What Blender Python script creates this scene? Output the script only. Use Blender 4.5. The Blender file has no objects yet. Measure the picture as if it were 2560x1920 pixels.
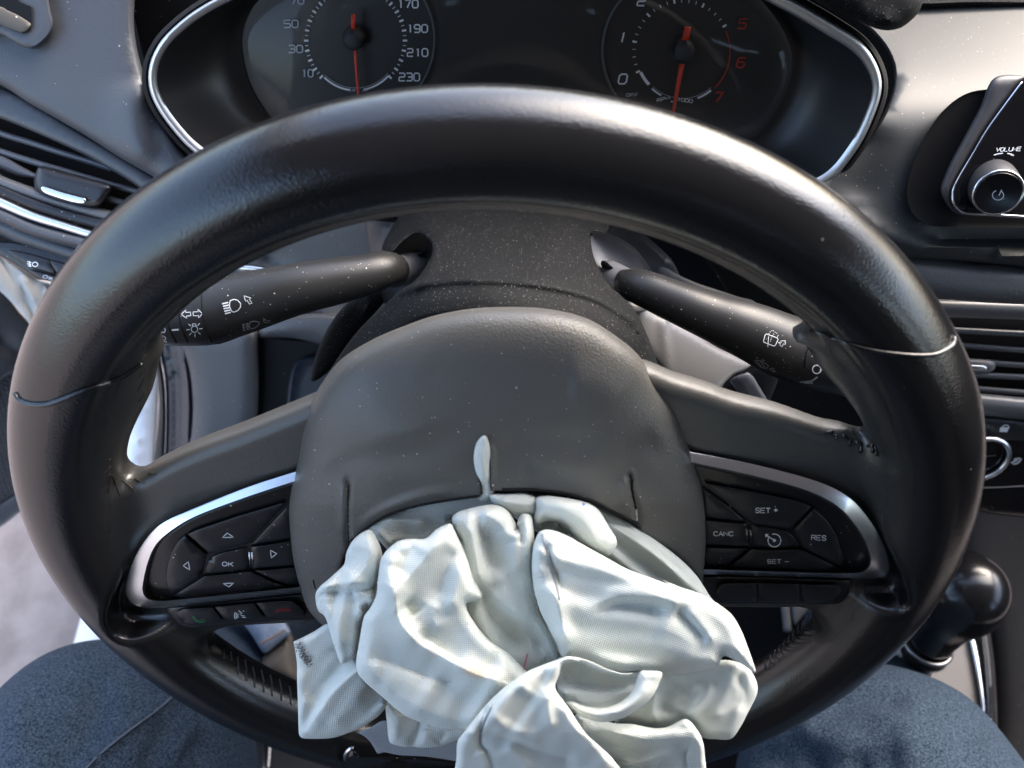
import bpy, math, random
import numpy as np
from mathutils import Vector, Matrix, geometry, noise
from mathutils.bvhtree import BVHTree
random.seed(7); np.random.seed(7)
sc = bpy.context.scene
COL = sc.collection

# ---------------------------------------------------------------- camera
# "wheel frame": origin at the wheel centre, X right, Y up in the wheel's plane, Z out of the wheel
# towards the driver.  World: z up, y forward, wheel plane leaning back by 25 degrees.
CAM = np.array([0.0070, 0.2528, 0.2173]); FPX = 2007.1       # focal length in pixels of the 2560 px picture
ROT = (-0.6577, 0.0051, 0.0297)
TILT = math.radians(65.0); WHEEL = np.array([0.0, 0.0, 0.90])
def rotm(a, b, c):
    ca, sa, cb, sb, cc, s_ = math.cos(a), math.sin(a), math.cos(b), math.sin(b), math.cos(c), math.sin(c)
    Rx = np.array([[1,0,0],[0,ca,-sa],[0,sa,ca]]); Ry = np.array([[cb,0,sb],[0,1,0],[-sb,0,cb]]); Rz = np.array([[cc,-s_,0],[s_,cc,0],[0,0,1]])
    return Rx @ Ry @ Rz
RC = rotm(*ROT)
RW = rotm(TILT, 0, 0)
def world(P): return np.asarray(P, float) @ RW.T + WHEEL
def wheelf(P): return (np.asarray(P, float) - WHEEL) @ RW
UPW = RW.T @ np.array([0, 0, 1.0]); FWD = RW.T @ np.array([0, 1.0, 0])
cam_d = bpy.data.cameras.new('camera'); cam_o = bpy.data.objects.new('camera', cam_d); COL.objects.link(cam_o)
M = np.eye(4); M[:3,:3] = RW @ RC; M[:3,3] = world(CAM)
cam_o.matrix_world = Matrix(M.tolist())
cam_d.sensor_width = 36; cam_d.lens = 36 * FPX / 2560
cam_d.clip_start = 0.02; cam_d.clip_end = 300
cam_d.dof.use_dof = True; cam_d.dof.focus_distance = 0.34; cam_d.dof.aperture_fstop = (cam_d.lens/1000) / 0.0024
sc.camera = cam_o

# ---------------------------------------------------------------- light
SUN_EL, SUN_AZ, SUN_STR, SKY_STR, EXPOSURE = 42, 42, 0.5, 0.15, 2.6      # azimuth clockwise from +Y
w = bpy.data.worlds.new('World'); sc.world = w; w.use_nodes = True
nt = w.node_tree; nt.nodes.clear()
sky = nt.nodes.new('ShaderNodeTexSky'); sky.sky_type = 'NISHITA'; sky.sun_disc = False
sky.sun_elevation = math.radians(SUN_EL); sky.sun_rotation = math.radians(SUN_AZ)
sky.air_density = 1.0; sky.dust_density = 3.6; sky.ozone_density = 1.0
bg = nt.nodes.new('ShaderNodeBackground'); bg.inputs[1].default_value = SKY_STR
wo = nt.nodes.new('ShaderNodeOutputWorld'); nt.links.new(sky.outputs[0], bg.inputs[0]); nt.links.new(bg.outputs[0], wo.inputs[0])
sd = bpy.data.lights.new('sun', 'SUN'); sd.energy = SUN_STR; sd.angle = math.radians(60); sd.color = (1, .97, .93)
so = bpy.data.objects.new('sun', sd); COL.objects.link(so)
el, az = math.radians(SUN_EL), math.radians(SUN_AZ)
sdir = Vector((math.sin(az)*math.cos(el), math.cos(az)*math.cos(el), math.sin(el)))
so.rotation_euler = sdir.to_track_quat('Z', 'Y').to_euler(); so.location = (0, 0, 4)
sc.view_settings.view_transform = 'Standard'; sc.view_settings.look = 'None'
sc.view_settings.exposure = EXPOSURE; sc.view_settings.gamma = 1
try: sc.cycles.max_bounces = 8; sc.cycles.use_denoising = True
except Exception: pass

# ---------------------------------------------------------------- pixel rays (source pixels, 2560 x 1920)
def rays(px):
    px = np.asarray(px, float).reshape(-1, 2)
    q = np.stack([(px[:,0]-1280)/FPX, -(px[:,1]-960)/FPX, -np.ones(len(px))], 1)
    d = q @ RC.T
    return d / np.linalg.norm(d, axis=1)[:, None]
def onplane(px, pl, lift=0.0):
    """pl: number = plane Z in wheel frame, (p0, n) = plane, callable(px)->Z"""
    px = np.asarray(px, float).reshape(-1, 2); d = rays(px)
    if callable(pl): z = pl(px); t = (z - CAM[2]) / d[:,2]
    elif isinstance(pl, (int, float)): t = (pl - CAM[2]) / d[:,2]
    else:
        p0, n = np.asarray(pl[0]), np.asarray(pl[1]); t = ((p0 - CAM) @ n) / (d @ n)
    lift = np.asarray(lift, float)
    return CAM + d * (t - lift)[:, None]
def plane_at(px, Z, n):
    n = np.array(n, float); n /= np.linalg.norm(n)
    return (onplane([px], float(Z))[0], n)
def wplane(h):  # world-horizontal plane at height h
    return (wheelf([0, 0, h]), UPW)
def atd(px, dep):
    r = rays([px])[0]; return CAM+r*dep/(r @ (-RC[:,2]))
def proj(P):
    q = (np.asarray(P)-CAM) @ RC
    return np.stack([1280+FPX*q[:,0]/-q[:,2], 960-FPX*q[:,1]/-q[:,2]], 1)
def zr(ox, oy, s):
    return lambda pts: [(ox + p[0]/s, oy + p[1]/s) for p in pts]
zA = zr(0,0,2.592); zB = zr(500,0,2.6333); zC = zr(1300,0,2.6333); zD = zr(1920,0,2.592); zE = zr(0,560,2.4578)
zF = zr(800,480,2.6333); zG = zr(1450,560,2.592); zH = zr(2060,560,2.592); zI = zr(250,1100,3.3183); zJ = zr(700,1050,3.6867)
zK = zr(1250,1050,3.16); zL = zr(700,1450,3.53); zM = zr(1100,1450,2.6024); zN = zr(1680,1050,3.016); zO = zr(1900,1350,2.9106)
zP = zr(0,1400,2.4578); z3 = zr(300,500,2.765); z4 = zr(2160,200,4.1475); z5 = zr(2260,900,4.1475); z6 = zr(500,1500,3.95)
z7 = zr(0,850,3.319); z0 = zr(0,0,.86406); z8 = zr(0,300,2.765); z9 = zr(1600,850,5.53)

# ---------------------------------------------------------------- materials
def mat(name, col, rough=.5, metal=0, bump=0, bscale=900, dust=0, spec=.5, coat=0, col2=None, nscale=60, weave=0, dustcol=(.55,.52,.47), wrinkle=0, rvar=0, sheen=0, dscale=330, sss=0):
    m = bpy.data.materials.new(name); m.use_nodes = True; n = m.node_tree; N = n.nodes; L = n.links
    b = N['Principled BSDF']; b.inputs['Roughness'].default_value = rough; b.inputs['Metallic'].default_value = metal
    b.inputs['Specular IOR Level'].default_value = spec
    if coat: b.inputs['Coat Weight'].default_value = coat; b.inputs['Coat Roughness'].default_value = .1
    if sheen: b.inputs['Sheen Weight'].default_value = sheen
    if sss: b.inputs['Subsurface Weight'].default_value = sss; b.inputs['Subsurface Radius'].default_value = (1,1,1); b.inputs['Subsurface Scale'].default_value = .006
    tc = N.new('ShaderNodeTexCoord')
    base = (*col, 1); b.inputs['Base Color'].default_value = base
    cur = None
    def mix(a, bb, fac):
        x = N.new('ShaderNodeMix'); x.data_type = 'RGBA'
        if isinstance(a, tuple): x.inputs[6].default_value = a
        else: L.new(a, x.inputs[6])
        if isinstance(bb, tuple): x.inputs[7].default_value = bb
        else: L.new(bb, x.inputs[7])
        L.new(fac, x.inputs[0]); return x.outputs[2]
    def ramp(src, p0, p1, v0=0, v1=1):
        r = N.new('ShaderNodeMapRange'); r.inputs[1].default_value = p0; r.inputs[2].default_value = p1
        r.inputs[3].default_value = v0; r.inputs[4].default_value = v1; L.new(src, r.inputs[0]); return r.outputs[0]
    if col2 is not None or rvar:
        no = N.new('ShaderNodeTexNoise'); no.inputs['Scale'].default_value = nscale; no.inputs['Detail'].default_value = 6
        L.new(tc.outputs['Object'], no.inputs['Vector'])
        if col2 is not None: cur = mix(base, (*col2, 1), ramp(no.outputs[0], .35, .65))
        if rvar: L.new(ramp(no.outputs[0], .3, .7, rough-rvar, rough+rvar), b.inputs['Roughness'])
    if dust:
        fs = []
        for sc_, th in ((dscale, .16), (dscale*2.3, .2)):
            v = N.new('ShaderNodeTexVoronoi'); v.inputs['Scale'].default_value = sc_; L.new(tc.outputs['Object'], v.inputs['Vector'])
            f1 = ramp(v.outputs['Distance'], th*.75, th, 1, 0)
            sep = N.new('ShaderNodeSeparateColor'); L.new(v.outputs['Color'], sep.inputs[0])
            f2 = ramp(sep.outputs[0], 1-dust, 1-dust+.02)
            mu = N.new('ShaderNodeMath'); mu.operation = 'MULTIPLY'; L.new(f1, mu.inputs[0]); L.new(f2, mu.inputs[1]); fs.append(mu.outputs[0])
        mx = N.new('ShaderNodeMath'); mx.operation = 'MAXIMUM'; L.new(fs[0], mx.inputs[0]); L.new(fs[1], mx.inputs[1])
        cur = mix(cur if cur is not None else base, (*dustcol, 1), mx.outputs[0])
    if cur is not None: L.new(cur, b.inputs['Base Color'])
    last = None
    if wrinkle:
        v = N.new('ShaderNodeTexVoronoi'); v.feature = 'DISTANCE_TO_EDGE'; v.inputs['Scale'].default_value = 420
        no2 = N.new('ShaderNodeTexNoise'); no2.inputs['Scale'].default_value = 60; L.new(tc.outputs['Object'], no2.inputs['Vector'])
        ad = N.new('ShaderNodeVectorMath'); ad.operation = 'MULTIPLY_ADD'; L.new(no2.outputs[1], ad.inputs[0]); ad.inputs[1].default_value = (.02,.02,.02); L.new(tc.outputs['Object'], ad.inputs[2])
        L.new(ad.outputs[0], v.inputs['Vector'])
        bp = N.new('ShaderNodeBump'); bp.inputs['Strength'].default_value = wrinkle; bp.inputs['Distance'].default_value = .0006
        L.new(ramp(v.outputs['Distance'], 0, .12), bp.inputs['Height']); last = bp.outputs[0]
    if bump:
        no3 = N.new('ShaderNodeTexNoise'); no3.inputs['Scale'].default_value = bscale; no3.inputs['Detail'].default_value = 2
        L.new(tc.outputs['Object'], no3.inputs['Vector'])
        bp = N.new('ShaderNodeBump'); bp.inputs['Strength'].default_value = bump; bp.inputs['Distance'].default_value = .0005
        L.new(no3.outputs[0], bp.inputs['Height'])
        if last: L.new(last, bp.inputs['Normal'])
        last = bp.outputs[0]
    if weave:
        outs = []
        for d in ('X', 'Y'):
            wv = N.new('ShaderNodeTexWave'); wv.bands_direction = d; wv.inputs['Scale'].default_value = weave; wv.inputs['Distortion'].default_value = 0.4
            wv.inputs['Detail Scale'].default_value = .5
            L.new(tc.outputs['UV'], wv.inputs['Vector']); outs.append(wv.outputs['Fac'])
        mu = N.new('ShaderNodeMath'); mu.operation = 'MULTIPLY'; L.new(outs[0], mu.inputs[0]); L.new(outs[1], mu.inputs[1])
        bp = N.new('ShaderNodeBump'); bp.inputs['Strength'].default_value = .6; bp.inputs['Distance'].default_value = .0003
        L.new(mu.outputs[0], bp.inputs['Height'])
        if last: L.new(last, bp.inputs['Normal'])
        last = bp.outputs[0]
    if last: L.new(last, b.inputs['Normal'])
    return m
MT = {}
MT['leather'] = mat('black_leather', (.007,.007,.0078), .18, bump=.20, bscale=1300, dust=.005, rvar=.05, nscale=30, spec=.65)
def wear(m):
    n = m.node_tree; N = n.nodes; L = n.links; b = N['Principled BSDF']; a = N.new('ShaderNodeAttribute'); a.attribute_name = 'face'
    for sock, v in (('Roughness', .44),):
        src = b.inputs[sock].links[0].from_socket; x = N.new('ShaderNodeMix'); L.new(a.outputs['Fac'], x.inputs[0]); L.new(src, x.inputs[2]); x.inputs[3].default_value = v; L.new(x.outputs[0], b.inputs[sock])
    src = b.inputs['Base Color'].links[0].from_socket; x = N.new('ShaderNodeMix'); x.data_type = 'RGBA'; L.new(a.outputs['Fac'], x.inputs[0]); L.new(src, x.inputs[6]); x.inputs[7].default_value = (.060,.058,.053,1); L.new(x.outputs[2], b.inputs['Base Color'])
wear(MT['leather'])
MT['cover'] = mat('airbag_cover_plastic', (.088,.086,.080), .42, bump=.38, bscale=1300, dust=.04, rvar=.06, nscale=22, dscale=420)
MT['column'] = mat('dusty_black_plastic', (.0045,.005,.0055), .7, bump=.15, bscale=1100, dust=.22, spec=.14, dscale=900, dustcol=(.26,.25,.23), rvar=.05, nscale=40)
MT['stalk'] = mat('stalk_plastic', (.020,.020,.020), .40, bump=.10, bscale=1500, dust=.07, dscale=520, spec=.4)
MT['smooth'] = mat('smooth_grey_plastic', (.10,.102,.108), .36, bump=.08, bscale=900, dust=.02)
MT['pad'] = mat('grained_dash_pad', (.066,.070,.078), .42, bump=.2, bscale=700, wrinkle=.13, dust=.03, dscale=300)
MT['padplain'] = mat('plain_dash_plastic', (.066,.069,.077), .40, bump=.12, bscale=900, dust=.03, dscale=300)
MT['dashr'] = mat('dash_panel_plastic', (.026,.029,.030), .45, bump=.05, bscale=1200, dust=.05, dscale=520, dustcol=(.4,.38,.35), spec=.4)
MT['black'] = mat('matt_black_plastic', (.006,.006,.007), .7, dust=.01, dscale=220, spec=.2)
MT['gloss'] = mat('gloss_black_plastic', (.004,.004,.005), .12, dust=.02)
MT['button'] = mat('button_plastic', (.012,.012,.014), .34, bump=.05, bscale=1500, dust=.03)
MT['panel'] = mat('button_panel_plastic', (.006,.006,.007), .3, dust=.03)
MT['chrome'] = mat('satin_silver', (.78,.80,.82), .25, metal=1)
MT['satin'] = mat('satin_bezel', (.70,.71,.72), .42, metal=1)
MT['bright'] = mat('bright_chrome', (.85,.87,.9), .1, metal=1)
MT['darkmetal'] = mat('dark_satin_metal', (.22,.22,.23), .3, metal=1)
MT['print'] = mat('white_print', (.75,.78,.80), .5)
MT['printdim'] = mat('grey_print', (.45,.48,.52), .5)
MT['printred'] = mat('red_print', (.5,.035,.02), .5)
MT['printgreen'] = mat('green_print', (.03,.22,.09), .5)
MT['printdred'] = mat('dark_red_print', (.30,.015,.02), .5)
MT['needle'] = mat('needle_red', (.62,.05,.02), .4)
MT['dial'] = mat('dial_face', (.019,.018,.018), .4)  # tone lifted to put the glass haze into the face colour
MT['cloth'] = mat('airbag_nylon', (.62,.665,.625), .8, weave=360, col2=(.65,.685,.65), nscale=14, spec=.12, sss=.10)
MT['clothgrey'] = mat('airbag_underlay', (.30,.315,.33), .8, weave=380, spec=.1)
MT['denim'] = mat('dark_denim', (.008,.016,.030), .9, bump=.9, bscale=1000, col2=(.048,.070,.100), nscale=850, spec=.15)
MT['denimseam'] = mat('denim_seam', (.06,.078,.11), .9)
MT['paint'] = mat('white_car_paint', (.72,.72,.70), .3, coat=.5)
MT['cream'] = mat('primer_white_metal', (.55,.54,.50), .45)
MT['rubber'] = mat('seal_rubber', (.012,.012,.013), .55)
MT['rubbers'] = mat('seal_trim', (.045,.048,.058), .35)
MT['ground'] = mat('pinkish_asphalt', (.20,.165,.150), .95, bump=1.0, bscale=120, col2=(.29,.245,.225), nscale=18)
MT['mesh'] = mat('seat_mesh_fabric', (.02,.02,.024), .8)
MT['seat'] = mat('seat_cloth', (.015,.016,.02), .8, bump=.4, bscale=700)
MT['liner'] = mat('headliner', (.46,.465,.47), .95)
MT['stitch'] = mat('stitch_thread', (.025,.022,.016), .6)
MT['stitchg'] = mat('grey_stitch_thread', (.05,.055,.065), .6)
MT['brass'] = mat('console_beige', (.11,.10,.093), .4)
MT['shoe'] = mat('tan_shoe', (.12,.105,.09), .8)
MT['cuff'] = mat('pale_denim', (.30,.36,.45), .85, bump=.5, bscale=600, col2=(.22,.28,.38), nscale=300)
MT['cuffs'] = mat('orange_thread', (.26,.17,.12), .9)
MT['blue'] = mat('blue_mark', (.05,.15,.55), .6)
MT['pink'] = mat('pink_mark', (.62,.20,.30), .6)

# ---------------------------------------------------------------- scene objects
def thing(name, at, label, cat, group=None, kind=None):
    o = bpy.data.objects.new(name, None); o.empty_display_size = .05; COL.objects.link(o)
    o.location = world(at); o['label'] = label; o['category'] = cat
    if group: o['group'] = group
    if kind: o['kind'] = kind
    return o
def wloc(o):
    v = np.zeros(3)
    while o is not None: v = v + np.array(o.location); o = o.parent
    return v
BV = {}
def mk(name, V, F, m, parent=None, smooth=True, uv=None, label=None, kind=None, keep=None, autos=None):
    V = np.asarray(V, float)
    W = world(V) - (wloc(parent) if parent is not None else 0)
    org = np.zeros(3)
    me = bpy.data.meshes.new(name)
    if parent is None: org = W.mean(0); W = W - org
    me.from_pydata(W.tolist(), [], [tuple(int(i) for i in f) for f in F]); me.update()
    me.materials.append(MT[m] if isinstance(m, str) else m)
    if smooth:
        me.polygons.foreach_set('use_smooth', [True]*len(me.polygons))
        if autos: me.set_sharp_from_angle(angle=math.radians(autos))
    if uv is not None:
        ul = me.uv_layers.new(name='UVMap'); li = np.zeros(len(me.loops), int); me.loops.foreach_get('vertex_index', li)
        ul.data.foreach_set('uv', np.asarray(uv)[li].ravel())
    o = bpy.data.objects.new(name, me); COL.objects.link(o); o.location = org
    if parent is not None: o.parent = parent
    if label: o['label'] = label
    if kind: o['kind'] = kind
    if keep: BV[keep] = BVHTree.FromPolygons(V.tolist(), [tuple(int(i) for i in f) for f in F])
    return o
def tag(o, label, cat, kind=None, group=None):
    if label: o['label'] = label
    if cat: o['category'] = cat
    if kind: o['kind'] = kind
    if group: o['group'] = group
    return o

# ---------------------------------------------------------------- curves
def cr(P, step, closed=False):
    """Catmull-Rom through points (a doubled point is a sharp corner)"""
    P = [tuple(map(float, p)) for p in P]; segs = []; cur = []; n = len(P)
    dup = [P[i] == P[(i+1) % n] if (closed or i < n-1) else False for i in range(n)]
    if closed and any(dup):
        k = dup.index(True); P = P[k+1:] + P[:k+1]; pts = P + [P[0]]
        closed2 = False
    else: pts = P; closed2 = closed
    out = []
    if closed2: chunks = [pts]
    else:
        chunks = []; c = [pts[0]]
        for a, b in zip(pts[:-1], pts[1:]):
            if a == b: 
                if len(c) > 1: chunks.append(c)
                c = [b]
            else: c.append(b)
        if len(c) > 1: chunks.append(c)
    for c in chunks:
        C = np.array(c)
        if closed2: ext = np.vstack([C[-1], C, C[0], C[1]]); ns = len(C)
        else: ext = np.vstack([2*C[0]-C[1], C, 2*C[-1]-C[-2]]); ns = len(C)-1
        for i in range(ns):
            p0, p1, p2, p3 = ext[i:i+4]
            k = max(1, int(round(np.linalg.norm((p2-p1)[:2] if len(p1) == 2 else p2-p1)/step)))
            # centripetal-ish: clamp tangents
            t = np.linspace(0, 1, k, endpoint=False)[:, None]
            L1 = np.linalg.norm(p2-p1); 
            m1 = (p2-p0)/2; m2 = (p3-p1)/2
            for mm in (m1, m2):
                l = np.linalg.norm(mm)
                if l > L1*1.2: mm *= L1*1.2/l
            out.append((2*t**3-3*t**2+1)*p1 + (t**3-2*t**2+t)*m1 + (-2*t**3+3*t**2)*p2 + (t**3-t**2)*m2)
        if not closed2: last = C[-1]
    out = np.vstack(out)
    if not closed: out = np.vstack([out, last])
    return out
def pdist(Q, A, B, chunk=16000):
    """distance from points Q to the segments A-B; also index and side"""
    Q = np.asarray(Q, np.float32); R = np.empty(len(Q)); I = np.empty(len(Q), int); T = np.empty(len(Q))
    A = np.asarray(A, np.float32); d = np.asarray(B, np.float32)-A; dd = (d*d).sum(1)+1e-16
    ax, ay, dx, dy = A[:,0][None], A[:,1][None], d[:,0][None], d[:,1][None]; idd = (1/dd)[None]
    for s in range(0, len(Q), chunk):
        x = Q[s:s+chunk, 0:1]-ax; y = Q[s:s+chunk, 1:2]-ay
        t = x*dx+y*dy; t *= idd; np.clip(t, 0, 1, out=t)
        x -= t*dx; y -= t*dy; x *= x; y *= y; x += y
        k = x.argmin(1); r_ = np.arange(len(k)); R[s:s+chunk] = np.sqrt(x[r_, k]); I[s:s+chunk] = k; T[s:s+chunk] = t[r_, k]
    return R, I, T
def inpoly(Q, P):
    x, y = Q[:,0], Q[:,1]; r = np.zeros(len(Q), bool); n = len(P)
    for i in range(n):
        a, b = P[i], P[(i+1) % n]
        c = ((a[1] > y) != (b[1] > y))
        with np.errstate(divide='ignore', invalid='ignore'):
            xx = (b[0]-a[0])*(y-a[1])/(b[1]-a[1]+1e-30)+a[0]
        r ^= c & (x < xx)
    return r
def sdpoly(Q, P):
    d, _, _ = pdist(Q, P, np.roll(P, -1, 0)); return np.where(inpoly(Q, P), d, -d)
SHARP = 0
def stroke(Q, s):
    """s = (points, amp, widthLeft, widthRight[, taper])  asymmetric ridge/valley in pixels"""
    pts, amp, wl, wr = s[:4]; taper = s[4] if len(s) > 4 else 1
    C = cr(pts, 10); mg = 2.6*max(wl, wr); out = np.zeros(len(Q))
    near = ((Q > C.min(0)-mg) & (Q < C.max(0)+mg)).all(1)
    if not near.any(): return out
    out[near] = stroke_(Q[near], C, amp, wl, wr, taper); return out
def stroke_(Q, C, amp, wl, wr, taper):
    A, B = C[:-1], C[1:]
    R, I, T = pdist(Q, A, B); d = B-A
    cross = d[I,0]*(Q[:,1]-A[I,1]) - d[I,1]*(Q[:,0]-A[I,0])     # >0 : right-hand side on screen (y down)
    wdt = np.where(cross > 0, wr, wl)
    u = (I+T)/len(A)
    tp = np.clip(np.minimum(u, 1-u)/.25, 0, 1); tp = tp*tp*(3-2*tp)
    tp = tp if taper == 1 else (np.ones_like(tp) if taper == 0 else np.clip((u if taper == 2 else 1-u)/.35, 0, 1))
    q = R/wdt; g = np.exp(-q**2); e = np.exp(-1.5*q)
    return amp*(g if SHARP == 0 else (.5*g+.5*e if amp > 0 else (.5*g+.5*e)))*tp
def patch(name, outline, pl, m, parent=None, bulge=.002, edge=10, thick=.003, strokes=(), step=14, hfn=None, dome=None, ret=False, open_back=False, uvrot=None, extra=None, **kw):
    O = cr(outline, step*.8, True)
    if ((O*np.roll(O, -1, 0)[:, ::-1])[:,0]-(O*np.roll(O, -1, 0)[:, ::-1])[:,1]).sum() < 0: O = O[::-1]
    # drop near-duplicate boundary points
    keep = np.linalg.norm(O-np.roll(O, 1, 0), axis=1) > step*.15; O = O[keep]
    n = len(O); lo, hi = O.min(0), O.max(0)
    xs = np.arange(lo[0], hi[0], step); ys = np.arange(lo[1], hi[1], step*.87)
    gx, gy = np.meshgrid(xs, ys); gx = gx + (np.arange(len(ys)) % 2)[:, None]*step*.5
    G = np.stack([gx.ravel(), gy.ravel()], 1); sdg = sdpoly(G, O)
    rings = [r for r in (edge*.07, edge*.25, edge*.55) if r > .6] if edge > 2 else []
    far = (rings[-1] if rings else 0) + step*.5
    G = G[sdg > far]; pts = [O, G]
    tan = np.roll(O, -1, 0)-np.roll(O, 1, 0); tan /= np.linalg.norm(tan, axis=1)[:,None]+1e-12; nn = np.stack([-tan[:,1], tan[:,0]], 1)
    for r in rings:
        for s_ in (1, -1):
            R_ = O+nn*r*s_; k = sdpoly(R_, O) > r*.93
            if k.mean() > .3: pts.append(R_[k]); break
    if extra is not None: pts.append(extra[sdpoly(extra, O) > 2])
    Q = np.vstack(pts)
    if len(Q) > 60000: print('big patch', name, len(Q))
    co, ed, fa, *_ = geometry.delaunay_2d_cdt([Vector(q) for q in Q.tolist()], [(i, (i+1) % n) for i in range(n)], [], 1, 1e-4)
    Q = np.array([tuple(c) for c in co]); F = [tuple(f) for f in fa]
    sd_ = np.maximum(sdpoly(Q, O), 0)
    if dome is not None:
        D = cr(dome[0], 20, True); sdm = np.maximum(sdpoly(Q, D), 0); u = np.clip(sdm/dome[1], 0, 1)
        h = dome[2]*np.sqrt(np.clip(1-(1-u)**2, 0, 1))
        u = np.clip(sd_/edge, 0, 1); h = h + bulge*np.sqrt(1-(1-u)**2)
    else:
        u = np.clip(sd_/edge, 0, 1); h = bulge*np.sqrt(1-(1-u)**2)
    for s in strokes: h = h + stroke(Q, s)
    if hfn is not None: h = h + hfn(Q, sd_)
    V = onplane(Q, pl, h)
    # orientation: the CDT result may be either way round, make it face the camera
    f0 = F[0]; nrm = np.cross(V[f0[1]]-V[f0[0]], V[f0[2]]-V[f0[0]])
    if nrm @ (CAM-V[f0[0]]) < 0: F = [f[::-1] for f in F]
    uv = None
    if uvrot is not None:
        c, s = math.cos(uvrot), math.sin(uvrot); B2 = Q/2007*.33
        uv = np.stack([B2[:,0]*c-B2[:,1]*s, B2[:,0]*s+B2[:,1]*c], 1)
    if not open_back:
        bo = np.clip(sd_*0, 0, 1)
        Vb = onplane(Q, pl, np.minimum(-thick, h-thick)); k = len(V)
        # boundary edges
        from collections import Counter
        cnt = {}
        for f in F:
            for a, b in zip(f, f[1:]+f[:1]):
                cnt[(a, b)] = cnt.get((a, b), 0)+1
        be = [(a, b) for (a, b) in cnt if (b, a) not in cnt]
        F = F + [tuple(i+k for i in f[::-1]) for f in F] + [(b, a, a+k, b+k) for a, b in be]
        V = np.vstack([V, Vb])
        if uv is not None: uv = np.vstack([uv, uv])
        kk = k
    if ret: return V, F, uv
    kw.setdefault('autos', 55)
    return mk(name, V, F, m, parent, uv=uv, **kw)
def band(name, path, hw, pl, m, parent, h=.001, thick=.003, step=8, **kw):
    """rounded strip along a pixel path with half-widths (px)"""
    P3 = [(p[0], p[1], (hw if isinstance(hw, (int, float)) else hw[i])) for i, p in enumerate(path)]
    C = cr(P3, step, kw.pop('closed', False)); closed = kw.pop('isclosed', False)
    T = np.gradient(C[:, :2], axis=0); T /= np.linalg.norm(T, axis=1)[:, None]+1e-12; nn = np.stack([-T[:,1], T[:,0]], 1)
    K = 9; V = []
    for j in range(K):
        a = math.pi*j/(K-1); u = -math.cos(a); hh = math.sin(a)*h
        V.append(onplane(C[:, :2]+nn*(C[:, 2:3]*u), pl, np.full(len(C), hh)))
    V.append(onplane(C[:, :2]+nn*C[:, 2:3], pl, np.full(len(C), -thick))); V.append(onplane(C[:, :2]-nn*C[:, 2:3], pl, np.full(len(C), -thick)))
    n = len(C); K2 = K+2; V = np.stack(V, 1).reshape(-1, 3); F = []
    for i in range(n-1):
        for j in range(K2):
            j2 = (j+1) % K2; F.append((i*K2+j, i*K2+j2, (i+1)*K2+j2, (i+1)*K2+j))
    F.append(tuple(range(K2))[::-1]); F.append(tuple((n-1)*K2+j for j in range(K2)))
    f0 = F[3]; nrm = np.cross(V[f0[1]]-V[f0[0]], V[f0[2]]-V[f0[0]])
    if nrm @ (CAM-V[f0[0]]) < 0: F = [f[::-1] for f in F]
    return mk(name, V, F, m, parent, autos=50, **kw)
def tube3(P, R, seg=32, flat=1.0, caps=True, step=.004, upv=None):
    """swept tube through 3D points with radii; returns V, F"""
    C = cr([(*p, r) for p, r in zip(P, R)], step); X = C[:, :3]; r = C[:, 3]
    T = np.gradient(X, axis=0); T /= np.linalg.norm(T, axis=1)[:, None]
    u = np.cross(T[0], [0, 0, 1.0] if upv is None else upv); u /= np.linalg.norm(u); V = []
    for i in range(len(X)):
        u = u - T[i]*(u@T[i]); u /= np.linalg.norm(u); v = np.cross(T[i], u)
        a = np.linspace(0, 2*np.pi, seg, endpoint=False)
        V.append(X[i]+r[i]*(np.cos(a)[:,None]*u+flat*np.sin(a)[:,None]*v))
    n = len(X); V = np.vstack(V); F = []
    for i in range(n-1):
        for j in range(seg):
            j2 = (j+1) % seg; F.append((i*seg+j, i*seg+j2, (i+1)*seg+j2, (i+1)*seg+j))
    if caps: F.append(tuple(range(seg))[::-1]); F.append(tuple((n-1)*seg+j for j in range(seg)))
    return V, F
def join(parts):
    V, F, U = [], [], []; k = 0
    for p in parts:
        V.append(p[0]); F += [tuple(i+k for i in f) for f in p[1]]; k += len(p[0])
        if len(p) > 2 and p[2] is not None: U.append(p[2])
    return np.vstack(V), F, (np.vstack(U) if U else None)
def lathe(axis0, axis1, prof, seg=48):
    """prof = list of (t along axis in m, radius)"""
    a0 = np.array(axis0); d = np.array(axis1)-a0; d /= np.linalg.norm(d)
    u = np.cross(d, [0, 1, 0.3]); u /= np.linalg.norm(u); v = np.cross(d, u); a = np.linspace(0, 2*np.pi, seg, endpoint=False); V = []
    for t, r in prof: V.append(a0+d*t+max(r, 1e-5)*(np.cos(a)[:,None]*u+np.sin(a)[:,None]*v))
    V = np.vstack(V); F = []
    for i in range(len(prof)-1):
        for j in range(seg):
            j2 = (j+1) % seg; F.append((i*seg+j, i*seg+j2, (i+1)*seg+j2, (i+1)*seg+j))
    F.append(tuple(range(seg))[::-1]); F.append(tuple((len(prof)-1)*seg+j for j in range(seg)))
    return V, F
def hit(px, target, pl=None, lift=.0002):
    px = np.asarray(px, float).reshape(-1, 2); d = rays(px); out = []
    fb = onplane(px, pl) if pl is not None else None
    bv = BV[target] if isinstance(target, str) else target
    for i in range(len(px)):
        h = bv.ray_cast(Vector(CAM), Vector(d[i]), 5) if bv is not None else (None,)
        if h[0] is not None: out.append(np.array(h[0])-d[i]*lift)
        elif fb is not None: out.append(fb[i]-d[i]*lift)
        else: out.append(None)
    good = [o for o in out if o is not None]
    for i in range(len(out)):
        if out[i] is None: out[i] = good[0] if good else CAM+d[i]*.4
    return np.array(out)
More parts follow.
